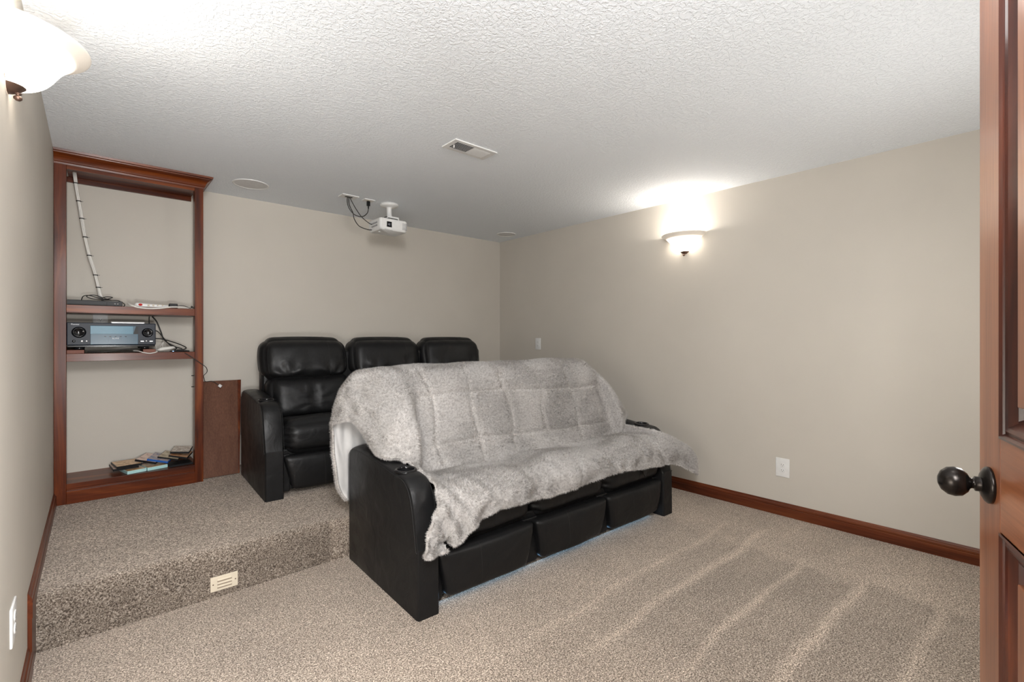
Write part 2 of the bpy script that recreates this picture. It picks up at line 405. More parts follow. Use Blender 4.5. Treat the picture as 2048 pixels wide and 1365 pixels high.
YQ = 2.50   # where the left baseboard steps up (matches the photograph)
bpy.data.objects.remove(o)
o = extr('baseboard_left_lower', [(XL - a, z * 1.13) for a, z in bprof(1)], 'y', YF, YQ + .03, M_base, None, True)
props(o, 'dark cherry baseboard at the foot of the left wall', kind='structure')
o = extr('baseboard_left_upper', [(XL - a, z * 1.0 + HP - .012) for a, z in bprof(1)], 'y', YQ, 4.02, M_base, None, True)
props(o, 'dark cherry baseboard stepping up beside the platform', kind='structure')
o = box('trim_step_end', XL, XL + .0125, YQ + .001, YS + .02, -.005, HP + .01, M_basez, None, .001)
props(o, 'cherry board closing the baseboard at the step', kind='structure')

# ---------------------------------------------------------------- bookcase
bc = thing('bookcase', 'tall open cherry wood bookcase with crown moulding against the back wall', 'bookcase', (XL, 4.022, HP))
ox, oy, oz = XL, 4.022, HP
def bb(name, x0, x1, y0, y1, z0, z1, mat, bev=.0015, par=bc): return box(name, x0 - ox, x1 - ox, y0 - oy, y1 - oy, z0 - oz, z1 - oz, mat, par, bev)
bb('stile', XL + .001, XL + .057, 4.022, 4.10, HP, 2.35, M_woodz); bb('stile', .540, .591, 4.022, 4.10, HP, 2.35, M_woodz)
BKE = YB - .001
bb('header', XL + .057, .540, 4.024, 4.045, 2.303, 2.36, M_woodx)
bb('top_panel', XL + .057, .560, 4.045, BKE, 2.335, 2.352, M_woodx); bb('back_rail', XL + .03, .56, BKE - .02, BKE, 2.30, 2.335, M_woodx)
def crown():
    # stepped cove profile: (projection, height above z=2.325)
    P = [(0, 0), (.006, .0), (.008, .010), (.014, .014), (.020, .030), (.032, .044), (.048, .052), (.058, .056), (.060, .062), (.072, .064), (.074, .0768), (0, .0768)]
    # sweep along: left wall -> right front corner -> back, mitred
    V = []; zb = 2.325
    for st in range(3):
        for p, z in P:
            if st == 0: V.append((XL + .001, 4.022 - p, zb + z))
            elif st == 1: V.append((.591 + p * .68, 4.022 - p, zb + z))
            else: V.append((.591 + p * .68, BKE, zb + z))
    n = len(P); F = []
    for s in range(2):
        for i in range(n): F.append((s * n + i, s * n + (i + 1) % n, (s + 1) * n + (i + 1) % n, (s + 1) * n + i))
    F += [tuple(range(n)), tuple(range(2 * n, 3 * n))[::-1]]
    bm = bmesh.new(); vs = [bm.verts.new((a - ox, b_ - oy, c - oz)) for a, b_, c in V]
    for f in F: bm.faces.new([vs[i] for i in f])
    bmesh.ops.recalc_face_normals(bm, faces=bm.faces)
    return auto_smooth(frombm('crown_moulding', bm, M_woodx, bc), 32)
crown()
for z0, z1 in ((1.412, 1.461), (1.107, 1.156)):
    sh = bb('shelf', XL + .057, .540, 4.024, BKE, z0, z1, M_woodx)
    bb('shelf_support', .540, .560, 4.10, BKE, z0, z1, M_woodx); bb('shelf_support', XL + .03, XL + .057, 4.10, BKE, z0, z1, M_woodx)
bb('bottom_shelf', XL + .03, .560, 4.030, BKE, .314, .347, M_woodx)
bb('plinth', XL + .057, .540, 4.018, 4.035, HP, .302, M_woodx); bb('plinth_back', XL + .057, .540, 4.035, 4.05, HP, .314, M_woodx)
# shelf pins still sticking in the right stile
for zz in (.905, .985):
    Mx = Matrix.Translation((.536 - ox, 4.06 - oy, zz - oz)) @ Matrix.Rotation(R(90), 4, 'Y')
    lathe('shelf_pin', [(0, -.012), (.0035, -.012), (.0035, .008), (.006, .008), (.006, .010), (0, .010)], M_dark, bc, 10, M=Mx)

# leaning board
pn = thing('leaning_board', 'brown wooden board leaning on the back wall between bookcase and recliner', 'board', (.72, 4.10, HP))
def lean(name, x0, x1, t0, t1, mat, x0t=None, x1t=None, hh=.727, sh=.0):
    # bottom at y=4.085, top at YB-.02
    x0t = x0 if x0t is None else x0t; x1t = x1 if x1t is None else x1t
    ya, yb = 4.092, YB - .024; zz = HP
    up = Vector((0, yb - ya, .69)).normalized(); nrm = Vector((0, -up.z, up.y))
    V = []
    for t in (t0, t1):
        for (x, k) in ((x0, 0), (x1, 0), (x1t, 1), (x0t, 1)):
            p = Vector((x, ya, zz)) + Vector((0, yb - ya, .69)) * k + nrm * t
            V.append((p.x - .72, p.y - 4.10, p.z - HP))
    F = [(0, 3, 2, 1), (4, 5, 6, 7), (0, 1, 5, 4), (1, 2, 6, 5), (2, 3, 7, 6), (3, 0, 4, 7)]
    return mesh(name, V, F, mat, pn, False)
lean('board_panel', .60, .825, 0, .016, M_panel, .60, .868)
lean('edge_strip', .8255, .832, -.001, .018, M_woodz, .8685, .892)

# ---------------------------------------------------------------- cushions
class Cush:
    def __init__(s, c, h, r, bulge=(0, 0, 0), f=None, n=20):
        s.c = np.array(c, float); s.h = np.array(h, float); s.r = r; s.b = bulge; s.f = f; s.n = n
    def map(s, p):
        p = np.asarray(p, float).reshape(-1, 3); q = p * s.h; r = min(s.r, s.h.min() * .999)
        inner = np.clip(q, -(s.h - r), s.h - r); d = q - inner; L = np.linalg.norm(d, axis=1, keepdims=True)
        pos = inner + np.where(L > 1e-9, d / np.maximum(L, 1e-9) * r, 0)
        pc = np.clip(p, -1, 1); k = 1 - pc ** 4
        for a in range(3):
            b1, b2 = [i for i in range(3) if i != a]
            pos[:, a] += s.b[a] * np.sign(p[:, a]) * np.abs(p[:, a]) * k[:, b1] * k[:, b2]
        pos = pos + s.c
        if s.f is not None: pos = s.f(pos, pc)
        return pos
    def build(s, name, mat, parent, seams=()):
        n = s.n; t = np.linspace(-1, 1, n + 1); t = .55 * t + .45 * np.sin(t * np.pi / 2)
        idx = {}; V = []; F = []
        def vid(p):
            k = tuple(np.round(p, 5))
            if k not in idx: idx[k] = len(V); V.append(p)
            return idx[k]
        for a in range(3):
            for sg in (-1, 1):
                b1, b2 = [i for i in range(3) if i != a]
                for i in range(n):
                    for j in range(n):
                        q = []
                        for (u, v) in ((i, j), (i + 1, j), (i + 1, j + 1), (i, j + 1)):
                            p = [0, 0, 0]; p[a] = sg; p[b1] = t[u]; p[b2] = t[v]; q.append(vid(p))
                        flip = (sg > 0) ^ (a == 1)
                        F.append(q if flip else q[::-1])
        P = s.map(V)
        o = mesh(name, P, F, mat, parent)
        for sm in seams:
            pts = s.map(sm); tube_pts = [Vector(v) for v in pts]
            V2, F2 = tube_data(tube_pts, .0011, 5); mesh('seam', V2, F2, M_seam, o)
        return o
def wr(P, sc, amp, seed=0, st=(1, 1, 1)):
    out = np.empty(len(P))
    for i, v in enumerate(P):
        out[i] = mnoise.noise(Vector((v[0] * st[0] * sc + seed, v[1] * st[1] * sc + seed * .7, v[2] * st[2] * sc)))
    return out * amp
def vseam(x, z0=-.98, z1=.98, y=-1, n=24): return [(x, y, z) for z in np.linspace(z0, z1, n)]

ARM_PROF = [(.805, 0), (.808, .30), (.806, .56), (.792, .605), (.755, .630), (.68, .636), (.57, .634), (.45, .624), (.33, .612), (.24, .602), (.165, .600), (.115, .586), (.075, .548), (.050, .490), (.030, .40), (.014, .315), (.006, .30), (.003, .28), (.0, 0)]
def make_arm(root, x0, wd, side):
    P2 = [Vector((y, z, 0)) for y, z in ARM_PROF]; pr2 = [(v.x, v.y) for v in catmull(P2[:-5], 4)] + [(v.x, v.y) for v in catmull(P2[-5:], 3)]
    fr = [0, .025, .07, .16, .3, .5, .7, .84, .93, .975, 1]
    V = []; n = len(pr2); cy, cz = .4, .3
    for k in fr:
        e = abs(2 * k - 1); ins = .012 * max(0, (e - .86) / .14) ** 2; cr = 1 - e ** 2.6
        for y, z in pr2:
            top = min(1, max(0, (z - .30) / .12))
            yy = y + (ins if y < cy else -ins) + (-.006 * cr * top if y < .15 else 0)
            zz = z - ins * (1 if z > .02 else 0) + .013 * cr * (1 if z > .56 else top)
            bulge = (.004 * top) * (1 if k > .5 else -1) * (1 if (y < .2) else .3)
            V.append((x0 + k * wd + bulge, yy, max(zz, 0.0)))
    F = grid_faces(n, len(fr))
    F += [tuple(range(n))[::-1], tuple(range((len(fr) - 1) * n, len(fr) * n))]
    bm = bmesh.new(); vs = [bm.verts.new(v) for v in V]
    for f in F:
        try: bm.faces.new([vs[i] for i in f])
        except ValueError: pass
    # bottom strip
    for i in range(len(fr) - 1):
        try: bm.faces.new([vs[i * n], vs[(i + 1) * n], vs[(i + 1) * n + n - 1], vs[i * n + n - 1]])
        except ValueError: pass
    bmesh.ops.recalc_face_normals(bm, faces=bm.faces)
    o = frombm('arm', bm, M_leather, root)
    auto_smooth(o, 40)
    # cup holder hole
    cyy, czz, rr = .222, .604, .0415
    cut = lathe('cutter', [(0, -.07), (rr, -.07), (rr, .06), (0, .06)], None, None, 32)
    cut.data.transform(Matrix.Translation((x0 + wd / 2, cyy, czz))); cut.data.update()
    bmm = bmesh.new(); bmm.from_mesh(cut.data); bmesh.ops.remove_doubles(bmm, verts=bmm.verts, dist=1e-5); bmesh.ops.recalc_face_normals(bmm, faces=bmm.faces); bmm.to_mesh(cut.data); bmm.free()
    md = o.modifiers.new('b', 'BOOLEAN'); md.object = cut; md.operation = 'DIFFERENCE'; md.solver = 'EXACT'
    mw = root.matrix_world.copy()
    save = (root.location.copy(), root.rotation_euler.copy()); root.location = (0, 0, 0); root.rotation_euler = (0, 0, 0)
    bpy.context.view_layer.update()
    me = bpy.data.meshes.new_from_object(o.evaluated_get(bpy.context.evaluated_depsgraph_get()))
    o.modifiers.clear(); old = o.data; o.data = me; me.name = 'arm'
    root.location, root.rotation_euler = save
    bpy.data.objects.remove(cut)
    sl = .035
    Mt = Matrix.Translation((x0 + wd / 2, cyy, czz + .012)) @ Matrix.Rotation(R(2), 4, 'X')
    lathe('cup_holder', [(0, -.065), (.038, -.065), (.0400, -.05), (.0400, .001)], M_black, o, 40, M=Mt)
    lathe('cup_rim', [(.0395, -.008), (.0400, .002), (.043, .0055), (.049, .005), (.0535, .001), (.0550, -.004), (.0500, -.0060), (.0412, -.005)], M_gloss, o, 40, M=Mt)
    for k, xo in ((.012, -.0006), (.985, .0006)):
        pts = [Vector((x0 + k * wd + xo + ((-.004 if k < .5 else .004) * (1 if y < .2 else .3)), y + (.002 if y < .4 else -.002), z - .003)) for y, z in pr2 if z > .30]
        V2, F2 = tube_data(pts, .0013, 5); mesh('seam', V2, F2, M_seam, o)
    return o

def make_sofa(name, label, loc, rz, pitch, front=False, group=None, xs0=.11, hx=-.0):
    root = thing(name, label, 'sofa', loc, rz, group)
    W = .11 * 2 + pitch * 3
    make_arm(root, 0, .112, -1); make_arm(root, W - .112, .112, 1)
    # hidden frame
    bm = bmesh.new(); bx(bm, .112, W - .112, .075, .79, .03, .30, .01); bx(bm, .115, W - .115, .66, .785, .30, .93, .03, 3)
    frombm('frame', bm, M_leather, root, False)
    for i in range(3):
        xa = .11 + i * pitch; xc = xa + pitch / 2; hw = pitch / 2 - .002
        def fseat(P, p, xc=xc, hw=hw, i=i):
            P = P.copy()
            e = np.abs(p[:, 0]); fr = np.clip(-p[:, 1], 0, 1)
            # puckers at the ends of the front roll
            P[:, 1] += .012 * np.clip((e - .8) / .2, 0, 1) * fr * (1 + .8 * np.sin(P[:, 2] * 150 + i))
            P[:, 2] += wr(P, 6, .008, i * 3.1)
            P[:, 2] -= .075 * np.clip((P[:, 1] - .08) / .5, 0, 1)
            return P
        s = Cush((xc, .315, .375), (hw, .300, .108), .085, (.004, .012, .030), fseat, 22)
        s.build('seat', M_leather, root, seams=[[(.08, -1, z) for z in np.linspace(-.75, .98, 20)] + [(.08, y, 1) for y in np.linspace(-.95, .3, 14)]])
        def ffoot(P, p, xc=xc, hw=hw, i=i):
            P = P.copy(); t = (P[:, 2] - .01) / .25            # 0 bottom, 1 top
            tap = 1 - .19 * np.clip(1 - t, 0, 1)
            P[:, 0] = xc + (P[:, 0] - xc) * tap
            P[:, 1] += -.012 * np.sin(np.clip(t, 0, 1) * math.pi) + .012 * (1 - np.clip(t, 0, 1))
            low = np.clip(1 - t, 0, 1)
            P[:, 2] += .012 * low * np.abs(p[:, 0]) ** 4
            P[:, 1] += wr(P, 5, .010, i * 5.3 + 9, (1, 1, .6))
            return P
        fo = Cush((xc, .060, .148), (hw - .002, .052, .116), .026, (0, .010, 0), ffoot, 20)
        fo.build('footrest', M_leather, root, seams=[vseam(-.25 if i == 0 else -.2, -.97, .97)])
        def flum(P, p, xc=xc, i=i):
            P = P.copy()
            tuck = np.exp(-((P[:, 0] - xc - .0) / .012) ** 2) * np.clip(-p[:, 1], 0, 1) * np.clip((1.0 - p[:, 2]) / .6, 0, 1)
            P[:, 1] += .020 * tuck
            rad = np.hypot((P[:, 0] - xc) * 1.0, (P[:, 2] - .56)); ang = np.arctan2(P[:, 2] - .56, P[:, 0] - xc)
            P[:, 1] += .007 * np.sin(ang * 9) * np.exp(-((rad - .04) / .10) ** 2) * np.clip(-p[:, 1], 0, 1)
            P[:, 1] += .11 * (P[:, 2] - .45) / .6
            side = np.abs(p[:, 0]); P[:, 0] = xc + (P[:, 0] - xc) * (1 - .05 * (p[:, 2] < -.2) * 0)
            return P
        bk = Cush((xc, .600, .585), (hw - .028, .115, .165), .085, (.012, .035, .0), flum, 24).build('backrest', M_leather, root)
        def fhead(P, p, xc=xc, i=i):
            P = P.copy()
            z = p[:, 2]; P[:, 0] = xc + (P[:, 0] - xc) * (1 - .085 * np.clip(z, 0, 1) ** 2 - .03 * np.clip(-z, 0, 1) ** 2)
            # bottom edge bows down in the middle, gathers near the lower corners
            P[:, 2] -= .018 * (1 - p[:, 0] ** 2) * np.clip(-z, 0, 1) - .008 * (1 - p[:, 0] ** 2) * np.clip(z, 0, 1)
            fr = np.clip(-p[:, 1], 0, 1)
            for sx in (-1, 1):
                cx = xc + sx * .16; cz = .735
                dx = (P[:, 0] - cx) * sx; dz = P[:, 2] - cz
                ang = np.arctan2(dz, dx); rad = np.hypot(dx, dz)
                P[:, 1] += .012 * np.cos(ang * 6 + 1.1 + i) * np.exp(-((rad - .06) / .07) ** 2) * fr
            P[:, 1] += .10 * (P[:, 2] - .65) / .4 + wr(P, 7, .009, i * 7 + 2) * fr
            return P
        Cush((xc + hx, .640, .875), (hw - .012, .100, .155), .078, (.008, .045, .006), fhead, 28).build('headrest', M_leather, root,
            seams=[vseam(.50, -.9, .98) + [(.50, y, 1) for y in np.linspace(-.95, .6, 10)], [(-.90, -1, z) for z in np.linspace(-.8, .9, 20)]])
    # stitched shell behind headrests
    for i in range(3):
        xc = .11 + (i + .5) * pitch
        box('back_shell', xc - pitch / 2 + .03, xc + pitch / 2 - .03, .735, .800, .42, .98, M_leather, root, .03)
    # low side skirts between footrests
    for k in range(4):
        xx = .11 + k * pitch
        box('skirt', max(xx - .05, .113), min(xx + .05, W - .113), .055, .085, .028, .27, M_leather, root, .006)
    return root, W
FS, FW = make_sofa('reclining_sofa', 'black leather three-seat reclining sofa half hidden under a grey blanket on the lower carpet', (1.070, 1.838, 0), R(-1.4), .608)
RS, RW = make_sofa('reclining_sofa', 'black leather three-seat reclining sofa, uncovered, on the carpeted platform by the back wall', (.804, 3.247, HP), R(-2.3), .668, hx=-.022)
light('under_seat_led', 'AREA', (2.06, 1.815 + .085, .016), .30, (R(82), 0, R(180 - 1.4)), (.30, .62, 1), shape='RECTANGLE', size=1.75, size_y=.016)
# pull tab on the far seat of the front sofa
V = [(1.655, -.004, .43), (1.715, -.004, .43), (1.712, -.010, .36), (1.690, -.013, .325), (1.668, -.010, .355)]
V2 = [(x, y - .004, z) for x, y, z in V]
mesh('pull_tab', V + V2, [(0, 1, 2, 3, 4), (9, 8, 7, 6, 5)] + [(i, i + 5, (i + 1) % 5 + 5, (i + 1) % 5) for i in range(5)], M_leather, FS, False)

# ---------------------------------------------------------------- the grey blanket over the front sofa
from mathutils.bvhtree import BVHTree
MX = [.34, .56, .80, 1.05, 1.30, 1.54, 1.72]
MID = [(.825, .36), (.825, .60), (.815, .85), (.775, 1.03), (.68, 1.085), (.56, 1.068), (.485, .97), (.45, .82), (.415, .67), (.375, .545), (.315, .520), (.19, .535), (.07, .542), (-.015, .50), (-.045, .45), (-.05, .40)]
LEFT = [
 [(-.012, .80, .335), (.05, .81, .34), (.12, .82, .35), (.2, .825, .355)],
 [(-.066, .80, .43), (.0, .81, .5), (.08, .82, .58), (.2, .825, .60)],
 [(-.092, .79, .60), (-.05, .80, .70), (.05, .81, .82), (.2, .815, .85)],
 [(-.104, .77, .765), (-.070, .775, .90), (.02, .78, 1.01), (.19, .775, 1.025)],
 [(-.092, .70, .805), (-.055, .69, .985), (.03, .68, 1.068), (.20, .68, 1.08)],
 [(-.045, .62, .812), (-.01, .59, .935), (.08, .56, 1.05), (.21, .555, 1.063)],
 [(-.010, .53, .735), (.045, .46, .84), (.135, .43, .945), (.235, .485, .965)],
 [(-.004, .44, .675), (.06, .36, .76), (.160, .345, .83), (.235, .455, .82)],
 [(.030, .375, .650), (.090, .325, .69), (.168, .300, .72), (.228, .425, .67)],
 [(.080, .325, .648), (.122, .300, .66), (.165, .295, .645), (.215, .375, .560)],
 [(.120, .290, .615), (.140, .285, .60), (.165, .295, .575), (.22, .32, .535)],
 [(.122, .18, .590), (.145, .18, .575), (.175, .19, .56), (.23, .19, .542)],
 [(.122, .06, .575), (.145, .055, .565), (.175, .055, .555), (.23, .06, .552)],
 [(.090, -.028, .500), (.125, -.035, .505), (.165, -.025, .50), (.22, -.022, .495)],
 [(.035, -.048, .412), (.085, -.057, .415), (.130, -.060, .41), (.20, -.055, .425)],
 [(.004, -.050, .313), (.040, -.056, .309), (.090, -.062, .305), (.165, -.062, .325)]]
RIGHT = [
 [(1.80, .825, .36), (1.88, .81, .36), (1.93, .80, .36)],
 [(1.80, .825, .6), (1.88, .81, .6), (1.95, .80, .6)],
 [(1.80, .81, .84), (1.88, .80, .82), (1.96, .79, .78)],
 [(1.79, .77, 1.01), (1.87, .765, .93), (1.97, .75, .78)],
 [(1.77, .68, 1.062), (1.855, .675, .985), (1.97, .66, .80)],
 [(1.77, .555, 1.042), (1.855, .545, .955), (1.97, .535, .745)],
 [(1.79, .48, .945), (1.86, .42, .88), (1.99, .45, .70)],
 [(1.81, .45, .80), (1.875, .36, .79), (2.02, .41, .69)],
 [(1.83, .415, .66), (1.89, .335, .69), (2.025, .39, .66)],
 [(1.84, .37, .550), (1.895, .32, .59), (1.98, .36, .650)],
 [(1.83, .32, .528), (1.88, .31, .55), (1.93, .33, .60)],
 [(1.80, .19, .540), (1.87, .19, .56), (1.925, .19, .59)],
 [(1.80, .06, .552), (1.89, .04, .56), (1.955, .05, .575)],
 [(1.80, -.03, .50), (1.94, -.055, .515), (2.09, -.05, .505)],
 [(1.80, -.06, .45), (1.96, -.10, .455), (2.17, -.10, .41)],
 [(1.80, -.06, .405), (1.96, -.10, .385), (2.14, -.12, .285)]]
net = []
hemz = {0: .412, 1: .425, 2: .41, 3: .425, 4: .435, 5: .42, 6: .405}
for r_, (y, z) in enumerate(MID):
    row = list(LEFT[r_])
    for k, x in enumerate(MX):
        zz = z; yy = y
        if r_ == 15: zz = hemz[k]; yy -= .004 * (k % 2)
        if r_ == 14: zz = (z + hemz[k] + .05) / 2
        row.append((x, yy, zz))
    net.append(row + list(RIGHT[r_]))
net = np.array(net)                      # rows x cols x 3
def cr_axis(A, n):
    m = len(A); out = []
    for i in range(m - 1):
        a, b_, c, d = A[max(i - 1, 0)], A[i], A[i + 1], A[min(i + 2, m - 1)]
        for k in range(n):
            t = k / n
            out.append(.5 * (2 * b_ + (c - a) * t + (2 * a - 5 * b_ + 4 * c - d) * t * t + (3 * b_ - a - 3 * c + d) * t ** 3))
    out.append(A[-1]); return np.array(out)
G = cr_axis(net, 16); G = np.swapaxes(cr_axis(np.swapaxes(G, 0, 1), 22), 0, 1)
NV, NU = G.shape[:2]
vv = np.linspace(0, 15, NV)[:, None] * np.ones((1, NU)); uu = np.ones((NV, 1)) * np.linspace(0, 13, NU)[None]
def normals(G):
    du = np.gradient(G, axis=1); dv = np.gradient(G, axis=0)
    n = np.cross(du, dv); return n / np.maximum(np.linalg.norm(n, axis=2, keepdims=True), 1e-9)
Nn = normals(G)
if Nn[NV * 12 // 16, NU // 2, 2] < 0: Nn = -Nn
X = G[..., 0]
ss = lambda a, b_, t: (lambda q: q * q * (3 - 2 * q))(np.clip((t - a) / (b_ - a), 0, 1))
# seat bulges and the valleys between them
seatphase = (X - .11) / .608
bul = np.abs(np.sin(np.pi * seatphase)) ** .6
D = np.zeros((NV, NU))
D += (.042 * bul - .018) * ss(9.1, 10.4, vv) * (1 - ss(13.2, 14.6, vv)) * ss(.12, .3, X) * (1 - ss(1.8, 1.95, X))
D += .010 * (bul - .6) * ss(13, 14, vv)
# soft folds
def nz(a, b_, c=0.):
    out = np.empty(a.size)
    for i, (p, q) in enumerate(zip(a.ravel(), b_.ravel())): out[i] = mnoise.noise(Vector((p, q, c)))
    return out.reshape(a.shape)
D += .010 * nz(X * 4, vv * .8, 3.3)
front = ss(9.6, 12.5, vv)
warp = .10 * nz(X * 2, vv * .5, 8.1)
fold = nz((X + warp + .018 * (vv - 10)) * 13, vv * .35, 1.7)
D += (.006 + .020 * ss(12.3, 15, vv)) * fold * front
D += .012 * nz((X + warp) * 7, vv * .45, 5.5) * front
ldrape = (1 - ss(.10, .42, X)) * ss(11, 13.5, vv)
D += .009 * np.sin((X * 1.0 + .05 * (15 - vv)) * 75) * ldrape
# tucks running from the crease
for x0, sl, wd, am in ((.34, .03, .026, .012), (.62, .03, .016, .012), (.86, .02, .018, .016), (1.02, -.01, .014, .014), (1.28, .02, .016, .018), (1.36, .02, .012, .014), (1.62, .015, .016, .018), (1.78, .02, .014, .018)):
    D -= am * np.exp(-((X - x0 - sl * (vv - 12)) / wd) ** 2) * ss(11, 12.6, vv)
# vertical seams of the quilting and one horizontal, pressed into the fleece
quilt = np.zeros((NV, NU))
for xq in (.33, .60, .875, 1.165, 1.47): quilt = np.maximum(quilt, np.exp(-((X + .012 * np.sin(vv * 2.2 + xq * 9) - xq - .012 * (vv - 6)) / .009) ** 2))
for vq in (6.35, 8.15): quilt = np.maximum(quilt, np.exp(-((vv - vq + .12 * np.sin(X * 3)) / .075) ** 2))
quilt *= ss(3.5, 5, vv) * (1 - ss(9, 9.6, vv)) * ss(.22, .28, X) * (1 - ss(1.76, 1.84, X))
D -= .016 * quilt
# small ripple on the flap at the left and at the hem behind
D += .010 * nz(uu * 2.4, vv * 1.4, 12.) * (1 - ss(.1, .3, X)) * (1 - .7 * ss(9, 12, vv))
G = G + Nn * D[..., None]
# keep the cloth outside the sofa
VV = []; FF = []
for o_ in bpy.data.objects:
    if o_.parent == FS and o_.type == 'MESH':
        k = len(VV); VV += [v.co.copy() for v in o_.data.vertices]; FF += [tuple(i + k for i in p.vertices) for p in o_.data.polygons]
bvh = BVHTree.FromPolygons(VV, FF)
flat = G.reshape(-1, 3)
for i in range(len(flat)):
    p = Vector(flat[i]); hit, nrm, idx, dist = bvh.find_nearest(p, .08)
    if hit is None: continue
    sd = (p - hit).dot(nrm)
    if sd < .014:
        q = p + nrm * (.014 - sd); flat[i] = q
G = flat.reshape(NV, NU, 3)
for _ in range(3):   # relax what the push made jagged
    A = G.copy(); A[1:-1, 1:-1] = .5 * G[1:-1, 1:-1] + .125 * (G[:-2, 1:-1] + G[2:, 1:-1] + G[1:-1, :-2] + G[1:-1, 2:]); G = A
Nn = normals(G)
if Nn[NV * 12 // 16, NU // 2, 2] < 0: Nn = -Nn
bl = thing('blanket', 'pale grey fleece blanket with white lining draped over the front sofa', 'blanket', (1.070, 1.838, 0), R(-1.4))
th = .007
flip = np.cross(G[1, 0] - G[0, 0], G[0, 1] - G[0, 0])
Fg = grid_faces(NU, NV)
mid = (NV * 12 // 16) * NU + NU // 2
fn = np.cross(G.reshape(-1, 3)[mid + 1] - G.reshape(-1, 3)[mid], G.reshape(-1, 3)[mid + NU] - G.reshape(-1, 3)[mid])
top = Fg if fn[2] > 0 else [f[::-1] for f in Fg]
fb = mesh('fleece', G.reshape(-1, 3), top, M_fur, bl)
lin = mesh('lining', (G - Nn * th).reshape(-1, 3), [f[::-1] for f in top], M_lining, bl)
# rolled edge joining the two
ring = [G[0, j] for j in range(NU)] + [G[i, -1] for i in range(1, NV)] + [G[-1, j] for j in range(NU - 2, -1, -1)] + [G[i, 0] for i in range(NV - 2, 0, -1)]
rN = [Nn[0, j] for j in range(NU)] + [Nn[i, -1] for i in range(1, NV)] + [Nn[-1, j] for j in range(NU - 2, -1, -1)] + [Nn[i, 0] for i in range(NV - 2, 0, -1)]
V2, F2 = tube_data([Vector(p - n_ * th * .5) for p, n_ in zip(ring, rN)], .0075, 6, True)
mesh('hem', V2, F2, M_fur, bl)
# fleece tufts: short leaning blades over the whole face
P00 = G[:-1, :-1]; P10 = G[:-1, 1:]; P01 = G[1:, :-1]; P11 = G[1:, 1:]
area = np.linalg.norm(np.cross(P10 - P00, P01 - P00), axis=2)
vis = np.ones_like(area); vis[: int(NV * 2.2 / 15)] = .15
wgt = (area * vis * (1 - .93 * quilt[:-1, :-1])).ravel(); wgt /= wgt.sum()
NT = 520000
ci = rng.choice(len(wgt), NT, p=wgt); iy, ix = np.divmod(ci, NU - 1)
a = rng.random((NT, 1)); c_ = rng.random((NT, 1))
base = (P00[iy, ix] * (1 - a) + P10[iy, ix] * a) * (1 - c_) + (P01[iy, ix] * (1 - a) + P11[iy, ix] * a) * c_
nr = Nn[iy, ix]
tv = G[np.minimum(iy + 1, NV - 1), ix] - G[iy, ix]; tv /= np.maximum(np.linalg.norm(tv, axis=1, keepdims=True), 1e-9)
tu = np.cross(nr, tv)
# swirls in the lie of the pile
cellang = nz(np.arange(0, 40)[None] * .31 + np.zeros((40, 1)), np.arange(0, 40)[:, None] * .31 + np.zeros((1, 40)), 4.4)
ang = cellang[np.clip((iy / NV * 39).astype(int), 0, 39), np.clip((ix / NU * 39).astype(int), 0, 39)] * 4.5 + rng.normal(0, 1.1, NT)
lean_ = .95 + .35 * rng.random(NT)
d = tv * np.cos(ang)[:, None] + tu * np.sin(ang)[:, None]
ln = (.0115 + .007 * rng.random(NT))[:, None]
tip = base + (nr * (.80 + .25 * rng.random((NT, 1))) + d * lean_[:, None] * .62) * ln
sd_ = np.cross(nr, d); sd_ /= np.maximum(np.linalg.norm(sd_, axis=1, keepdims=True), 1e-9)
wd_ = (.0011 + .0009 * rng.random(NT))[:, None]
def blades(name, base, tip, sd_, wd_, nr):
    n = len(base); V = np.empty((n, 3, 3), np.float32)
    V[:, 0] = base - sd_ * wd_; V[:, 1] = base + sd_ * wd_; V[:, 2] = tip
    fnm = np.cross(V[:, 1] - V[:, 0], V[:, 2] - V[:, 0]); sw = (fnm * nr).sum(1) < 0
    V[sw] = V[sw][:, [1, 0, 2]]
    me = bpy.data.meshes.new(name); me.vertices.add(n * 3); me.vertices.foreach_set('co', V.ravel())
    me.loops.add(n * 3); me.loops.foreach_set('vertex_index', np.arange(n * 3, dtype=np.int32))
    me.polygons.add(n); me.polygons.foreach_set('loop_start', np.arange(0, n * 3, 3, dtype=np.int32))
    me.update(); me.shade_smooth()
    fnm = np.cross(V[:, 1] - V[:, 0], V[:, 2] - V[:, 0]); fnm /= np.maximum(np.linalg.norm(fnm, axis=1, keepdims=True), 1e-9)
    cn = .80 * nr + .20 * fnm; cn /= np.linalg.norm(cn, axis=1, keepdims=True)
    me.normals_split_custom_set_from_vertices(np.repeat(cn, 3, axis=0).tolist())
    me.materials.append(M_pile)
    o = bpy.data.objects.new(name, me); COL.objects.link(o); o.parent = bl; o['kind'] = 'stuff'; return o
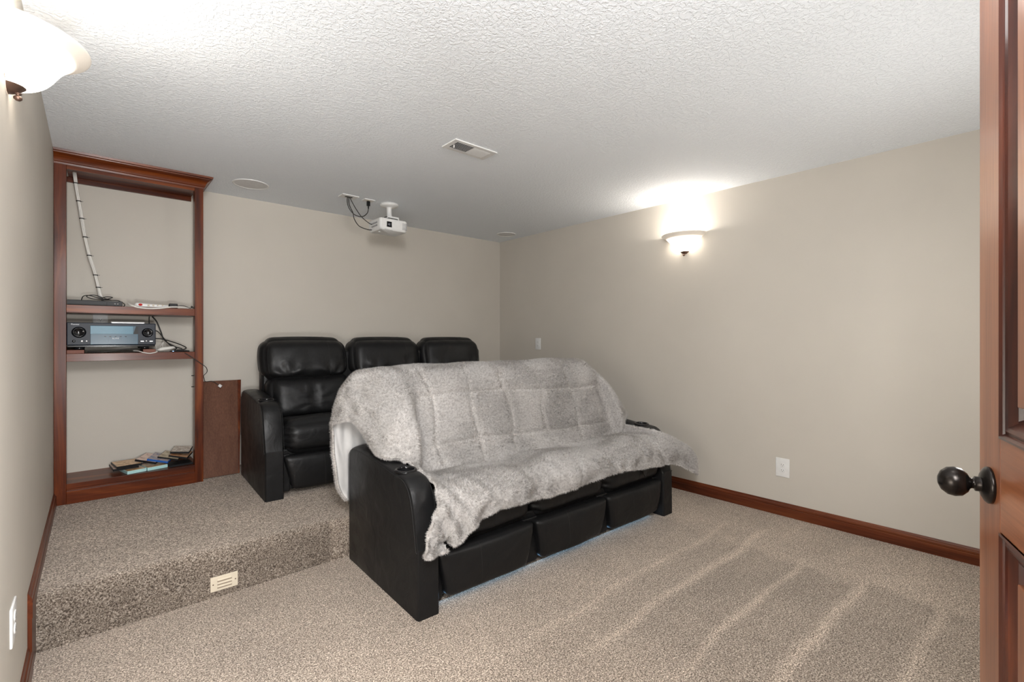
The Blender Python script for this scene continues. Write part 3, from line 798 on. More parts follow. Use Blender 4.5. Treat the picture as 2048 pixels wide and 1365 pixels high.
# fringe standing out from the edges
ringA = np.array(ring); rNA = np.array(rN); cen = np.roll(ringA, -1, 0) - np.roll(ringA, 1, 0); cen /= np.linalg.norm(cen, axis=1, keepdims=True)
out = np.cross(cen, rNA)
inward = np.concatenate([G[1, :] - G[0, :], G[1:, -2] - G[1:, -1], (G[-2, :-1] - G[-1, :-1])[::-1], (G[1:-1, 1] - G[1:-1, 0])[::-1]])
out *= -np.sign((out * inward).sum(1, keepdims=True))
NF = 26000; k = rng.integers(0, len(ringA), NF); t_ = rng.random((NF, 1))
b2 = ringA[k] * (1 - t_) + np.roll(ringA, -1, 0)[k] * t_
dd = out[k] + .55 * rng.normal(0, 1, (NF, 3)) + .35 * rNA[k]; dd /= np.linalg.norm(dd, axis=1, keepdims=True)
t2 = b2 + dd * (.013 + .009 * rng.random((NF, 1)))
s2 = np.cross(dd, rNA[k]); s2 /= np.maximum(np.linalg.norm(s2, axis=1, keepdims=True), 1e-9)
blades('fleece_pile', np.concatenate([base, b2]), np.concatenate([tip, t2]), np.concatenate([sd_, s2]), np.concatenate([wd_, np.full((NF, 1), .0014)]), np.concatenate([nr, rNA[k]]))
# ---------------------------------------------------------------- wall sconces
def sconce(label, loc, rz, power):
    """half bowl against a wall; local +x points away from the wall"""
    t = thing('wall_sconce', label, 'lamp', loc, rz)
    prof = [(.030, -.012), (.055, -.004), (.080, .013), (.098, .034), (.111, .055), (.125, .075), (.143, .093), (.161, .106), (.177, .115), (.185, .121), (.186, .126), (.181, .127)]
    P = [(v.x, v.y) for v in catmull([(a, b, 0) for a, b in prof], 4)]
    inner = [(max(r - .006, .02), z + .004) for r, z in P][::-1]
    full = P + inner
    V, F = lathe_data(full, 48, -math.pi / 2, math.pi / 2)
    V = [(x * .95 + .002, y, z) for x, y, z in V]
    mesh('glass_bowl', V, F, M_shade, t)
    cap = [(.0, -.030), (.012, -.030), (.022, -.024), (.034, -.014), (.043, -.005), (.045, .002), (.041, .004), (0, .004)]
    V, F = lathe_data(cap, 32, -math.pi / 2, math.pi / 2); mesh('cap', [(x + .001, y, z) for x, y, z in V], F, M_bronze2, t)
    Mt = Matrix.Translation((.022, 0, 0))
    lathe('finial', [(0, -.047), (.005, -.0465), (.0095, -.042), (.0095, -.037), (.005, -.033), (.004, -.031), (.007, -.029), (.009, -.027), (0, -.026)], M_bronze2, t, 20, M=Mt)
    box('back_plate', .001, .010, -.055, .055, -.005, .075, M_bronze2, t, .003)
    box('socket', .030, .062, -.015, .015, .01, .04, M_white, t, .004)
    bulb = lathe('bulb', [(0, .04), (.012, .042), (.014, .05), (.024, .066), (.028, .080), (.024, .096), (.014, .106), (0, .109)], M_bulb, t, 20, M=Matrix.Translation((.062, 0, -.012)))
    d = bpy.data.lights.new('sconce_light', 'POINT'); d.energy = power; d.color = (1, .945, .87); d.shadow_soft_size = .03
    o = bpy.data.objects.new('sconce_light', d); COL.objects.link(o); o.location = (.075, 0, .122); o.parent = t
    return t
sconce('frosted glass bowl sconce glowing on the left wall, nearest the camera', (XL, 1.945, 1.975), 0, SCONCE_W)
sconce('frosted glass bowl sconce glowing on the right wall', (XR, 1.985, 1.975), math.pi, SCONCE_W)

# ---------------------------------------------------------------- ceiling: register, speakers, projector
vt = thing('ceiling_vent', 'white rectangular louvred air register in the ceiling', 'vent', (1.715, 2.330, H))
w2, d2 = .155, .074
bm = bmesh.new()
for (a, b_, c, d_) in ((-w2, -w2 + .032, -d2, d2), (w2 - .032, w2, -d2, d2), (-w2 + .032, w2 - .032, -d2, -d2 + .026), (-w2 + .032, w2 - .032, d2 - .026, d2)):
    bx(bm, a, b_, c, d_, -.007, 0, .0015)
frombm('frame', bm, M_vent, vt)
box('duct_opening', -w2 + .03, w2 - .03, -d2 + .024, d2 - .024, -.0025, -.0005, M_dark, vt, 0)
for k in range(22):
    x = -w2 + .042 + k * (2 * w2 - .084) / 21
    tilt = 38 if k >= 11 else -38
    box('louvre', -.0047, .0047, -d2 + .026, d2 - .026, -.0006, .0006, M_vent, vt, 0, M=Matrix.Translation((x, 0, -.0065)) @ Matrix.Rotation(R(tilt), 4, 'Y'))
box('damper_lever', -w2 + .036, -w2 + .040, -.004, .004, -.022, -.004, M_vent, vt, .001)
def spk(label, x, y, r):
    t = thing('ceiling_speaker', label, 'speaker', (x, y, H))
    lathe('bezel', [(r, 0), (r, -.004), (r - .004, -.006), (r - .010, -.006), (r - .012, -.003), (r - .012, 0)], M_white, t, 48)
    lathe('grille', [(0, -.0055), (r * .6, -.0052), (r - .012, -.0035)], M_grille, t, 48)
    return t
spk('round flush white ceiling speaker just right of the bookcase', .878, 3.935, .120)
spk('round flush white ceiling speaker in the far right corner', 3.414, 3.965, .105)

pj = thing('projector', 'small white projector hanging upside down from its ceiling mount', 'projector', (1.90, 3.745, H))
lathe('ceiling_plate', [(0, -.030), (.030, -.030), (.045, -.024), (.072, -.020), (.076, -.014), (.076, 0), (0, 0)], M_white, pj, 40)
lathe('mount_tube', [(.024, -.12), (.024, -.10), (.021, -.095), (.021, -.035), (.028, -.028)], M_white, pj, 24)
bm = bmesh.new(); bx(bm, -.055, .055, -.075, .06, -.134, -.120, .003); bx(bm, -.055, -.047, -.075, .06, -.150, -.120, .002); bx(bm, .047, .055, -.075, .06, -.150, -.120, .002)
bx(bm, -.10, .10, -.055, -.035, -.153, -.147, .002); bx(bm, -.10, .10, .03, .05, -.153, -.147, .002)
frombm('bracket', bm, M_white, pj)
for sx, sy in ((-.05, -.078), (.03, -.078), (-.015, -.078)): box('bracket_slot', sx - .009, sx + .009, sy + .001, sy + .004, -.147, -.141, M_dark, pj, 0)
x0, x1, y0, y1, z0, z1 = -.145, .115, -.125, .095, -.250, -.156
def body():
    P2 = []
    for (x, y, r_) in ((x0, y0, .018), (x1, y0, .035), (x1, y1, .02), (x0, y1, .015)):
        sx = 1 if x > 0 else -1; sy = 1 if y > 0 else -1
        a0 = {(-1, -1): 180, (1, -1): 270, (1, 1): 0, (-1, 1): 90}[(sx, sy)]
        for k in range(7):
            a = R(a0 + 90 * k / 6); P2.append((x - sx * r_ + r_ * math.cos(a), y - sy * r_ + r_ * math.sin(a)))
    n = len(P2); cx, cy = (x0 + x1) / 2, (y0 + y1) / 2
    L = [(z0, .90), (z0 + .006, .945), (z0 + .022, .99), (z0 + .04, 1), (z1 - .014, 1), (z1 - .004, .985), (z1, .96)]
    V = [(cx + (x - cx) * s_, cy + (y - cy) * s_, z) for z, s_ in L for x, y in P2]
    F = grid_faces(n, len(L), True) + [tuple(range(n))[::-1], tuple(range(n * (len(L) - 1), n * len(L)))]
    return auto_smooth(mesh('body', V, F, M_white, pj), 40)
bdy = body()
Mf = lambda x, y, z: Matrix.Translation((x, y, z)) @ Matrix.Rotation(R(90), 4, 'X')
lathe('lens_surround', [(.021, 0), (.021, .005), (.017, .006), (.016, .002), (.0, .002)], M_gloss, pj, 32, M=Mf(-.062, y0 + .004, -.203) )
lathe('lens', [(0, .007), (.007, .006), (.012, .003), (.014, .001)], plain('lens_glass', (.05, .06, .08), .05, 0, 1, 1), pj, 24, M=Mf(-.062, y0 + .002, -.203))
box('lens_frame', -.086, -.038, y0 - .001, y0 + .004, -.227, -.179, M_black, pj, .004)
M_slot = plain('vent_slot_grey', (.22, .22, .23), .7)
for j in range(2):
    for k in range(5): box('vent_slot', x0 - .001, x0 + .002, -.075 + k * .022, -.060 + k * .022, -.200 + j * -.024 + .004, -.186 - j * .024 + .004, M_slot, pj, 0)
for k in range(3):
    for j in range(5): box('vent_slot', .060 + k * .014, .069 + k * .014, y0 - .0005, y0 + .003, -.232 + j * .012, -.225 + j * .012, M_slot, pj, 0)
lathe('foot', [(0, -.006), (.008, -.006), (.009, 0), (0, 0)], M_white, pj, 16, M=Matrix.Translation((-.10, -.02, z0)))
box('focus_tab', -.10, -.03, y0 - .001, y0 + .01, -.247, -.243, M_grille, pj, .001)
def text(name, s, size, M, mat, parent, ext=.0004):
    c = bpy.data.curves.new(name, 'FONT'); c.body = s; c.size = size; c.extrude = ext; c.align_x = 'CENTER'; c.align_y = 'CENTER'
    o = bpy.data.objects.new(name, c); COL.objects.link(o)
    bpy.context.view_layer.update()
    me = bpy.data.meshes.new_from_object(o.evaluated_get(bpy.context.evaluated_depsgraph_get())); bpy.data.objects.remove(o)
    me.transform(M); me.materials.clear(); me.materials.append(mat)
    o = bpy.data.objects.new(name, me); COL.objects.link(o); o.parent = parent; return o

# cable plates and cords beside the projector
def plate(name, label, cat, loc, sx, sy):
    t = thing(name, label, cat, loc); box('cover', -sx, sx, -sy, sy, -.007, 0, M_white, t, .002); return t
p1 = plate('cable_plate', 'white ceiling cable plate with black cables, left of the projector', 'plate', (1.545, 3.745, H), .068, .046)
box('brush_slot', -.03, .03, -.012, .012, -.0085, -.006, M_dark, p1, .001)
p2 = plate('ceiling_outlet', 'white ceiling power outlet with a black plug, next to the projector mount', 'outlet', (1.712, 3.745, H), .045, .036)
box('socket', -.018, .018, -.014, .014, -.009, -.006, M_offw, p2, .002)
def cord(name, label, r, pts, mat, n=8, cat='cable', group=None):
    o = tube(name, pts, r, mat, None, 8, n); return props(o, label, cat, group)
pc = thing('ceiling_cable', 'black power cord looping from the ceiling outlet to the cable plate', 'cable', (1.712, 3.745, H))
box('plug', -.013, .013, -.010, .010, -.050, -.009, M_black, pc, .004)
tube('strain_relief', [(0, 0, -.048), (0, 0, -.075)], [.006] * 5 + [.004] * 2, M_black, pc, 8, 6)
tube('cord', [(0, 0, -.07), (-.01, 0, -.11), (-.05, 0, -.145), (-.11, 0, -.145), (-.155, 0, -.11), (-.178, 0, -.06), (-.178, 0, -.008)], .0035, M_bcord, pc)
cord('video_cable', 'black cable drooping in a long curve into the projector side', .0035, [(1.545, 3.745, H - .008), (1.548, 3.74, H - .07), (1.575, 3.735, H - .13), (1.590, 3.74, H - .18), (1.640, 3.76, H - .225), (1.72, 3.78, H - .237), (1.757, 3.78, H - .235)], M_bcord)
cord('signal_cable', 'black cable running straight down from the cable plate to the projector', .0033, [(1.553, 3.745, H - .008), (1.60, 3.75, H - .08), (1.66, 3.76, H - .145), (1.73, 3.77, H - .185), (1.757, 3.77, H - .19)], M_bcord)

# ---------------------------------------------------------------- outlets and step vent
def outlet(label, loc, rz, w_=.044, h_=.064, kind='duplex'):
    """local +x away from the wall"""
    t = thing('wall_outlet', label, 'outlet', loc, rz)
    bm = bmesh.new(); bx(bm, 0, .006, -w_, w_, -h_, h_, .0025, 3); frombm('cover_plate', bm, M_white, t, True)
    for s_ in (-1, 1):
        z = s_ * .0195
        V, F = lathe_data([(0, .0085), (.0145, .0085), (.0165, .0070), (.0165, .004)], 28)
        V = [(c, a * 1.0, max(-.0135, min(.0135, b_)) + z) for a, b_, c in V]
        rc = mesh('receptacle', V, F, M_white, t, False)
        box('slot', .0083, .0088, -.0075, -.0055, z - .001, z + .007, M_dark, rc, 0); box('slot', .0083, .0088, .0055, .0075, z - .001, z + .006, M_dark, rc, 0)
        box('ground_hole', .0083, .0088, -.002, .002, z - .009, z - .005, M_dark, rc, .0005)
    lathe('screw', [(0, .0075), (.003, .007), (.003, .005)], M_silver, t, 12, M=Matrix.Rotation(R(90), 4, 'Y'))
    return t
outlet('white double wall outlet low on the right wall, right of the front sofa', (XR, 1.247, .338), math.pi, .0445, .066)
outlet('small white wall outlet above the platform near the back right corner', (XR, 3.705, 1.193), math.pi, .040, .063)
outlet('white wall outlet on the left wall near the step, seen edge on', (XL, 2.055, .400), 0, .052, .058)
outlet('white wall outlet half hidden behind the receiver', (.035, YB, 1.36), -math.pi / 2, .040, .060)
sv = thing('step_vent', 'ivory plastic vent cover set in the carpeted riser', 'vent', (.477, YS - .001, .066))
box('cover', -.058, .058, -.006, .004, -.035, .035, M_offw, sv, .002)
for k in range(3): box('louvre', -.030, .032, -.011, -.005, -.018 + k * .0155, -.010 + k * .0155, M_offw, sv, .0025)
for k in range(3): box('slot', -.030, .032, -.0066, -.005, -.0235 + k * .0155, -.0185 + k * .0155, plain('slot_shadow', (.25, .2, .15), .9), sv, 0)
for sx in (-1, 1): lathe('screw', [(0, .0015), (.003, .001), (.003, 0)], M_bronze2, sv, 12, M=Matrix.Translation((sx * .047, -.006, 0)) @ Matrix.Rotation(R(90), 4, 'X'))

# ---------------------------------------------------------------- open door
E_ = Vector((1.303, .0907, 0)); Dv = Vector((.9534, .3017, 0)); WD = .76
HG = E_ - Dv * WD
dr = thing('open_door', 'wide open raised-panel wooden door at the right edge, with a dark knob', 'door', (HG.x, HG.y, 0), math.atan2(Dv.y, Dv.x))
# local: x from hinge (0) to free edge (WD); +y faces the camera; thickness behind
TH = .035; SW = .110
def dbox(name, x0, x1, z0, z1, y0, y1, mat, bev=.0015): return box(name, x0, x1, y0, y1, z0, z1, mat, dr, bev)
dbox('stile', WD - SW, WD, .012, 2.03, -TH, 0, M_doorz); dbox('stile', 0, SW, .012, 2.03, -TH, 0, M_doorz)
RL = [(.012, .24), (.908, 1.074), (1.92, 2.03)]
for z0, z1 in RL: dbox('rail', SW, WD - SW, z0, z1, -TH, -.0002, M_doorx)
def panel_mould(za, zb_):
    xa, xb = SW, WD - SW
    # moulding profile: (inset, y) stepping into the recess
    P = [(0, 0.002), (.004, .003), (.008, -.001), (.010, -.004), (.016, -.002), (.022, -.004), (.028, -.010), (.032, -.014), (.036, -.013), (.040, -.019), (.058, -.021)]
    V = []; n = len(P)
    for ins, y in P: V += [(xa + ins, y, za + ins), (xb - ins, y, za + ins), (xb - ins, y, zb_ - ins), (xa + ins, y, zb_ - ins)]
    F = []
    for i in range(n - 1):
        for k in range(4): F.append((i * 4 + k, i * 4 + (k + 1) % 4, (i + 1) * 4 + (k + 1) % 4, (i + 1) * 4 + k))
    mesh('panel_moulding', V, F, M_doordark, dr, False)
    # raised field
    ins = .062
    bm = bmesh.new(); bx(bm, xa + ins, xb - ins, -.026, -.004, za + ins, zb_ - ins, .002)
    frombm('raised_field', bm, M_doorz, dr)
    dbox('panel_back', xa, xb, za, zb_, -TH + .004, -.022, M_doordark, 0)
panel_mould(.24, .908); panel_mould(1.074, 1.92)
Mk = Matrix.Translation((WD - .060, 0, .978)) @ Matrix.Rotation(R(-90), 4, 'X')
kn = lathe('door_knob', [(0, .074), (.008, .0735), (.018, .069), (.0255, .060), (.0275, .050), (.0255, .040), (.018, .032), (.011, .0285), (.0095, .026), (.0095, .022), (.0135, .021), (.0135, .008)], M_bronze, dr, 40, M=Mk)
lathe('knob_rose', [(.013, .014), (.022, .012), (.030, .008), (.0335, .0045), (.0335, .0), (0, 0)], M_bronze, dr, 40, M=Mk)
lathe('latch_knob', [(0, .066), (.018, .060), (.0265, .047), (.018, .032), (.0095, .026), (.0135, .02), (.0135, .008), (.033, .004), (.033, 0)], M_bronze, dr, 24, M=Matrix.Translation((WD - .060, -TH, .978)) @ Matrix.Rotation(R(90), 4, 'X'))
for z in (.2, 1.0, 1.8): box('hinge', -.006, .03, -TH - .002, -TH + .002, z - .045, z + .045, M_bronze, dr, .001)

# ---------------------------------------------------------------- things on the bookcase
ZS1, ZS2, ZS3 = 1.461, 1.156, .347
mp_ = thing('media_player', 'slim black disc player on the upper shelf, far left', 'player', (.006, 4.20, ZS1))
box('case', -.132, .139, -.085, .085, .004, .038, M_black, mp_, .002); box('front_strip', -.132, .060, -.0865, -.084, .008, .034, M_black, mp_, .001)
for fx in (-.11, .115):
    for fy in (-.06, .06): lathe('foot', [(0, 0), (.008, 0), (.008, .005), (0, .005)], M_black, mp_, 12, M=Matrix.Translation((fx, fy, 0)))
for k in range(2): lathe('button', [(0, .002), (.004, .0015), (.004, 0)], M_silver, mp_, 12, M=Matrix.Translation((.100 + k * .015, -.085, .020)) @ Matrix.Rotation(R(90), 4, 'X'))
cb = tube('coiled_cord', [(-.06, 4.19, 1.504), (-.05, 4.17, 1.527), (-.02, 4.16, 1.532), (.03, 4.17, 1.517), (.09, 4.17, 1.507), (.05, 4.19, 1.522), (.0, 4.18, 1.538), (-.035, 4.17, 1.527), (.0, 4.15, 1.510), (.06, 4.15, 1.512), (.095, 4.17, 1.527), (.06, 4.19, 1.530), (.04, 4.16, 1.508), (.1, 4.14, 1.506), (.125, 4.13, 1.504), (.15, 4.12, 1.488), (.157, 4.12, 1.475), (.150, 4.14, 1.466)], .0028, M_bcord, None, 7, 10)
props(cb, 'thin black cord coiled on top of the disc player', 'cable')
# power strip
ps = thing('power_strip', 'white power strip with a red switch on the upper shelf', 'power strip', (.285, 4.11, ZS1), R(-4))
def strip_body():
    V = []; L = 26; n = 16
    for i in range(L + 1):
        t = i / L; x = -.085 + t * .195
        wv = .026 * min(1, (1 - (1 - min(t / .12, 1)) ** 2) ** .5 * 1.0) * (1 - .25 * t) ; hv = .036 * (1 - .35 * t) * min(1, .3 + t * 8)
        for k in range(n):
            a = 2 * math.pi * k / n; c, s_ = math.cos(a), math.sin(a)
            V.append((x, wv * math.copysign(abs(c) ** .6, c), max(0, hv / 2 + hv / 2 * math.copysign(abs(s_) ** .7, s_))))
    F = grid_faces(n, L + 1, True) + [tuple(range(n)), tuple(range(n * L, n * L + n))[::-1]]
    return mesh('body', V, F, M_white, ps)
strip_body()
lathe('switch', [(0, .004), (.007, .003), (.008, 0)], M_red, ps, 20, M=Matrix.Translation((-.045, -.0245, .020)) @ Matrix.Rotation(R(90), 4, 'X') @ Matrix.Scale(1.4, 4, (1, 0, 0)))
for k in range(4):
    sc_ = box('socket', -.008 + k * .026, .006 + k * .026, -.0235 + k * .0012, -.0215 + k * .001, .010, .024, M_offw, ps, .002)
    box('slot', -.004 + k * .026, -.002 + k * .026, -.0240 + k * .0012, -.0225 + k * .001, .014, .020, M_dark, sc_, 0)
tube('cord', [(-.080, .0, .012), (-.100, -.015, .018), (-.108, -.05, .022), (-.095, -.085, .012), (-.06, -.092, -.002), (0, -.095, -.008), (.06, -.090, -.004), (.11, -.078, .006), (.16, -.06, .010), (.205, -.035, .008), (.225, -.02, .006)], .0052, M_wcord, ps)
ad = thing('power_adapter', 'black power adapter at the right end of the power strip', 'adapter', (.425, 4.108, ZS1))
box('case', -.028, .022, -.022, .022, .002, .036, M_black, ad, .004)
tube('lead', [(.02, 0, .022), (.05, .0, .026), (.08, .01, .018), (.10, .0, .008), (.108, -.02, .020), (.112, -.03, .008), (.098, -.035, .014), (.105, -.02, .024)], .0022, M_bcord, ad, 6)
# cable bundle
wb = thing('cable_bundle', 'white cable bundle with black ties hanging down from the bookcase top', 'cable', (-.08, 4.2, 1.5))
path = [(-.094, 4.20, 2.335), (-.080, 4.20, 2.20), (-.060, 4.205, 2.05), (-.044, 4.205, 1.93), (-.022, 4.205, 1.80), (.004, 4.21, 1.70), (.022, 4.215, 1.60), (.036, 4.22, 1.53), (.05, 4.25, 1.505)]
for k in range(4):
    a = k * math.pi / 2; pts = [(x + .08 + .0055 * math.cos(a + i * .7), y - 4.2 + .0055 * math.sin(a + i * .7), z - 1.5) for i, (x, y, z) in enumerate(path)]
    tube('cable', pts, .0045, M_wcord, wb, 7, 8)
PP = catmull(path, 12)
for fz in (2.262, 2.155, 2.035, 1.915, 1.80, 1.675, 1.595):
    p = min(PP, key=lambda q: abs(q.z - fz)); 
    lathe('cable_tie', [(.0125, -.003), (.0135, -.002), (.0135, .002), (.0125, .003)], M_bcord, wb, 16, M=Matrix.Translation((p.x + .08, p.y - 4.2, p.z - 1.5)))
    box('tie_tail', .011, .022, -.002, .002, -.001, .001, M_bcord, wb, 0, M=Matrix.Translation((p.x + .08, p.y - 4.2, p.z - 1.5)))

# receiver
rc = thing('receiver', 'large black audio receiver with two round dials on wooden blocks', 'receiver', (.096, 4.060, ZS2))
rw = .223; zt = .196; zb0 = .052
box('case', -rw + .004, rw - .004, .006, .27, zb0 - .004, zt - .006, M_black, rc, .003)
box('front_panel', -rw, rw, -.010, .008, zb0, zt, M_navy, rc, .004)
box('lower_lip', -rw + .004, rw - .004, -.004, .008, zb0 - .012, zb0, M_gloss, rc, .002)
box('display_door', -.112, .128, -.0125, -.009, zb0 + .004, zt - .018, M_glass_dk, rc, .0015)
box('display_window', -.112, .102, -.0135, -.0115, zb0 + .072, zt - .020, M_glass_lt, rc, .001)
V = [(.102, -.0135, zb0 + .072), (.128, -.0135, zb0 + .072), (.128, -.0135, zt - .020), (.116, -.0135, zt - .020)]
mesh('display_end', V, [(0, 1, 2, 3)], M_black, rc, False)
for kx, lab in ((-.166, 1), (.178, 0)):
    Mk2 = Matrix.Translation((kx, -.010, zb0 + .082)) @ Matrix.Rotation(R(90), 4, 'X')
    k_ = lathe('dial', [(0, .014), (.022, .0145), (.026, .018), (.029, .017), (.030, .010), (.033, .002), (.035, 0)] if lab else [(0, .014), (.019, .0145), (.023, .018), (.025, .017), (.026, .010), (.029, .002), (.031, 0)], M_gloss, rc, 40, M=Mk2)
    lathe('dial_glint', [(0, .002), (.004, .001), (.004, 0)], M_silver, k_, 12, M=Matrix.Translation((kx + .021, -.026, zb0 + .088)) @ Matrix.Rotation(R(90), 4, 'X'))
for kx, r_ in ((-.190, .008), (-.152, .006), (-.130, .005), (.172, .0045)):
    lathe('jack', [(0, .003), (r_ * .7, .003), (r_, .002), (r_, 0)], M_gloss if r_ > .007 else M_silver, rc, 16, M=Matrix.Translation((kx, -.010, zb0 + .026)) @ Matrix.Rotation(R(90), 4, 'X'))
for kx in (.150, .198): box('button', kx - .008, kx + .008, -.0115, -.009, zb0 + .022, zb0 + .027, M_silver, rc, 0)
for k in range(5): box('small_button', -.045 + k * .026, -.036 + k * .026, -.0135, -.0115, zb0 + .053, zb0 + .057, M_gloss, rc, 0)
RX = Matrix.Rotation(R(90), 4, 'X')
text('lettering', 'ELITE', .0115, Matrix.Translation((.012, -.0130, zb0 + .043)) @ Matrix.Scale(1.25, 4, (1, 0, 0)) @ RX, M_text, rc)
text('lettering', 'Pioneer', .0125, Matrix.Translation((-.183, -.0104, zt - .012)) @ RX, M_text, rc)
for fx in (-.165, .165):
    lathe('foot', [(0, .022), (.024, .022), (.026, .030), (.026, .042), (0, .042)], M_gloss, rc, 24, M=Matrix.Translation((fx, .03, 0)))
    lathe('foot', [(0, .022), (.024, .022), (.026, .030), (.026, .042), (0, .042)], M_gloss, rc, 24, M=Matrix.Translation((fx, .23, 0)))
for x0_, x1_, lb in ((-.126, -.045, 'wooden block under the left front foot of the receiver'), (.250, .318, 'wooden block under the right front foot of the receiver')):
    props(box('wood_block', x0_, x1_, 4.045, 4.33, ZS2, ZS2 + .022, M_block, None, .0015), lb, 'block')
nb = thing('set_top_box', 'flat silver box lying on top of the receiver', 'device', (.17, 4.2, ZS2 + zt - .006))
box('case', -.085, .095, -.07, .07, .0, .018, M_white, nb, .004); box('front_edge', -.080, .090, -.0715, -.069, .004, .012, M_silver, nb, .001)
cord('speaker_wire', 'thin black wires rising behind the right side of the receiver', .0028, [(.305, 4.30, 1.33), (.30, 4.30, 1.37), (.302, 4.30, 1.41)], M_bcord)
cord('power_lead', 'thick black cable dropping from the upper shelf to the plug tangle', .0042, [(.318, 4.31, 1.41), (.345, 4.30, 1.37), (.368, 4.29, 1.30), (.382, 4.28, 1.25), (.41, 4.26, 1.215), (.44, 4.24, 1.195), (.455, 4.22, 1.18), (.44, 4.20, 1.17)], M_bcord)
cord('black_cable', 'black cable arching from the receiver into the plug tangle', .0034, [(.322, 4.30, 1.31), (.35, 4.29, 1.300), (.385, 4.27, 1.25), (.42, 4.24, 1.20), (.46, 4.22, 1.185), (.485, 4.2, 1.175), (.47, 4.18, 1.168), (.43, 4.17, 1.165)], M_bcord)
cord('black_cable', 'black cable lying lowest, running level out of the receiver', .0038, [(.322, 4.28, 1.25), (.37, 4.26, 1.247), (.42, 4.24, 1.230), (.47, 4.2, 1.208), (.505, 4.17, 1.185), (.49, 4.15, 1.172), (.45, 4.15, 1.168), (.50, 4.13, 1.164), (.515, 4.12, 1.162)], M_bcord)
cord('grey_wire', 'pale thin wire looping down behind the right end of the lower shelf', .0018, [(.33, 4.25, 1.22), (.34, 4.22, 1.175), (.36, 4.2, 1.20), (.375, 4.2, 1.225), (.37, 4.2, 1.19), (.40, 4.2, 1.17)], M_wcord)
pa = thing('plug_adapter', 'white oblong plug adapter lying tilted beside the receiver', 'adapter', (.385, 4.13, ZS2), R(12))
V = []; 
for i in range(15):
    t = i / 14; x = -.052 + t * .104; r_ = .0155 * math.sqrt(max(.02, 1 - (2 * t - 1) ** 4)) * (1 - .25 * t)
    for k in range(14): a = 2 * math.pi * k / 14; V.append((x, 1.3 * r_ * math.cos(a), .016 + t * .016 + r_ * math.sin(a)))
mesh('case', V, grid_faces(14, 15, True) + [tuple(range(14)), tuple(range(14 * 14, 15 * 14))[::-1]], M_wcord, pa)
tube('prong', [(-.050, 0, .016), (-.062, 0, .012)], .0035, M_silver, pa, 6, 2)
cord('white_lead', 'white lead curving out from under the receiver over the shelf edge', .0032, [(.20, 4.08, ZS2 + .012), (.225, 4.045, ZS2 + .010), (.25, 4.018, ZS2 + .001), (.28, 4.015, ZS2 - .005), (.305, 4.017, ZS2 - .002), (.325, 4.022, ZS2 + .005)], M_wcord)
cord('black_lead', 'black lead lying under the receiver between the wooden blocks', .0030, [(-.03, 4.06, ZS2 + .012), (.04, 4.045, ZS2 + .008), (.10, 4.048, ZS2 + .014), (.15, 4.05, ZS2 + .024), (.20, 4.06, ZS2 + .026), (.25, 4.08, ZS2 + .030)], M_bcord)
ph = thing('small_dongle', 'small dark device with a blue light on the lower shelf end', 'device', (.455, 4.08, ZS2), R(8))
box('case', -.05, .055, -.03, .03, .001, .010, M_black, ph, .003); box('indicator', -.048, -.040, -.0315, -.029, .004, .008, plain('blue_led', (.3, .5, 1), .3, emis=(.35, .55, 1), es=1.5), ph, 0)
uc = thing('usb_cable', 'thin black usb cable hanging over the stile onto the leaning board', 'cable', (.6, 4.0, 1.0))
cpts = [(.470, 4.045, ZS2 + .004), (.490, 4.014, 1.142), (.530, 4.012, 1.11), (.575, 4.010, 1.072), (.598, 4.010, 1.052), (.612, 4.02, 1.032), (.618, 4.06, 1.005), (.612, 4.15, .975), (.628, 4.24, .945), (.648, 4.315, .918), (.690, 4.312, .918), (.715, 4.302, .902), (.732, 4.292, .886)]
tube('cord', [(x - .6, y - 4.0, z - 1.0) for x, y, z in cpts], .0024, M_bcord, uc, 7, 8)
box('connector', .128, .152, .280, .290, -.130, -.108, M_silver, uc, .002, M=Matrix.Translation((.14, .285, -.119)) @ Matrix.Rotation(R(40), 4, 'Y') @ Matrix.Translation((-.14, -.285, .119)))

# disc cases on the bottom shelf
def case(label, x, y, z, rz, body, cover, ry=0, rx=0, wdt=.136, dp=.172, hh=.0135):
    t = thing('disc_case', label, 'disc case', (x, y, z), R(rz), 'disc cases on the bottom shelf')
    t.rotation_euler = (R(rx), R(ry), R(rz))
    bm = bmesh.new(); bx(bm, -wdt / 2, wdt / 2, -dp / 2, dp / 2, 0, hh, .0012)
    frombm('shell', bm, body, t)
    box('cover_sheet', -wdt / 2 + .003, wdt / 2 - .003, -dp / 2 + .003, dp / 2 - .003, hh, hh + .0006, cover, t, 0)
    return t
def cover_mat(name, cols, sc=18):
    m, nt, b = newmat(name); b.inputs['Roughness'].default_value = .22
    tc = N(nt, 'ShaderNodeTexCoord'); no = N(nt, 'ShaderNodeTexNoise', i_Scale=float(sc), i_Detail=4.0, i_Distortion=1.5); nt.links.new(tc.outputs['Object'], no.inputs['Vector'])
    cols = [[min(1, q * 1.35) for q in c] for c in cols]; r = ramp(nt, no.outputs['Fac'], [(.3, cols[0]), (.48, cols[1]), (.68, cols[2])]); nt.links.new(r.outputs[0], b.inputs['Base Color']); return m
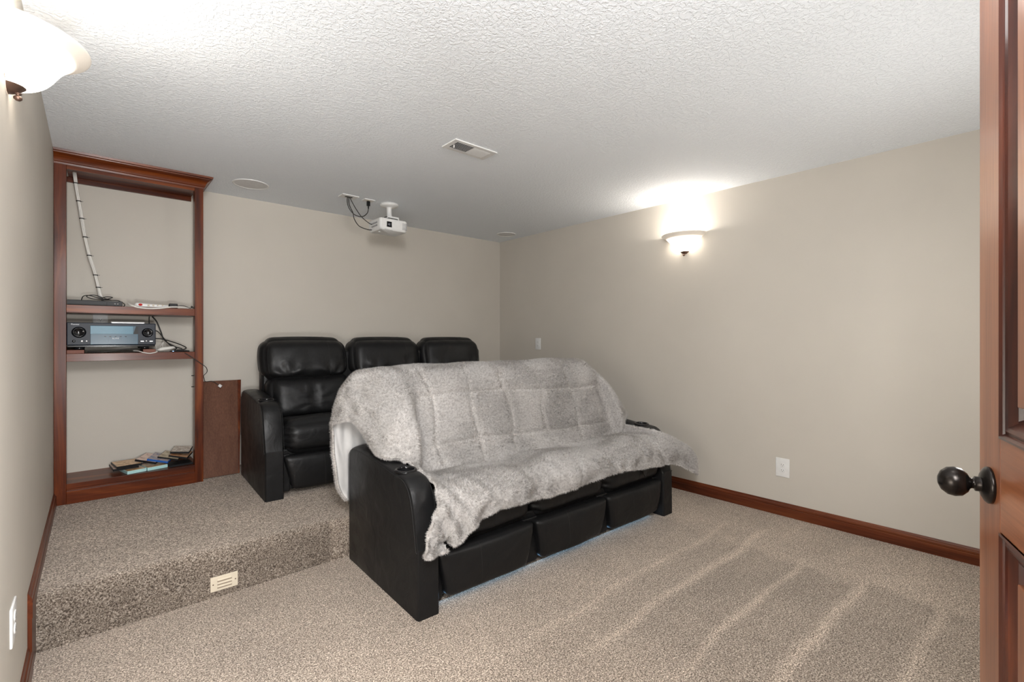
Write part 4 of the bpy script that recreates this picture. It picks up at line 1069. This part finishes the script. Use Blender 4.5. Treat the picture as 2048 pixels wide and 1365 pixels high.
C_tan = cover_mat('cover_tan', ((.20, .11, .05), (.45, .27, .13), (.62, .42, .22))); C_pink = cover_mat('cover_pink', ((.22, .14, .12), (.5, .36, .30), (.62, .5, .42)))
C_blue = cover_mat('cover_blue', ((.03, .06, .15), (.22, .20, .22), (.40, .30, .26))); C_org = cover_mat('cover_orange', ((.30, .12, .04), (.58, .27, .12), (.68, .45, .30)))
C_grey = cover_mat('cover_grey', ((.18, .14, .11), (.32, .26, .22), (.60, .54, .46)), 60); C_olv = cover_mat('cover_olive', ((.14, .11, .06), (.30, .24, .15), (.50, .42, .30)))
M_cyan = plain('cyan_case', (.42, .68, .68), .35); M_blue = plain('blue_case', (.02, .10, .38), .25)
h_ = .0135
cs1 = case('pale cyan disc case, left one at the front of the shelf', .200, 4.125, ZS3 + .001, 14, M_cyan, C_tan, wdt=.105, dp=.150, hh=.021)
cs2 = case('pale cyan disc case, right one at the front of the shelf', .314, 4.148, ZS3 + .001, 14, M_cyan, C_tan, wdt=.118, dp=.150, hh=.021)
case('black disc case at the bottom of the left stack, cover edge showing', .155, 4.19, ZS3 + .0245, 6, M_black, C_pink, rx=1)
case('black disc case with a tan picture cover, topmost of the left stack', .168, 4.18, ZS3 + .0405, 9, M_black, C_tan, rx=1)
FT = 14
case('disc case with a pinkish cover, wedged beside the blue case', .300, 4.19, ZS3 + .052, -24, M_black, C_pink, rx=2, ry=FT, wdt=.125)
case('blue disc case lying across the middle of the pile', .360, 4.17, ZS3 + .050, -20, M_blue, C_blue, rx=2, ry=FT, wdt=.125)
case('black disc case with an olive cover, right of the blue case', .420, 4.20, ZS3 + .050, -20, M_black, C_olv, rx=2, ry=FT, wdt=.125)
case('black disc case with an orange cover', .478, 4.21, ZS3 + .050, -18, M_black, C_org, rx=2, ry=FT, wdt=.115)
case('black disc case with a speckled grey cover, highest at the right end', .482, 4.20, ZS3 + .083, -14, M_black, C_grey, rx=2, ry=6, wdt=.115)
case('black disc case lying flat at the right end of the shelf', .462, 4.130, ZS3 + .001, 5, M_black, M_black, wdt=.14, dp=.13)
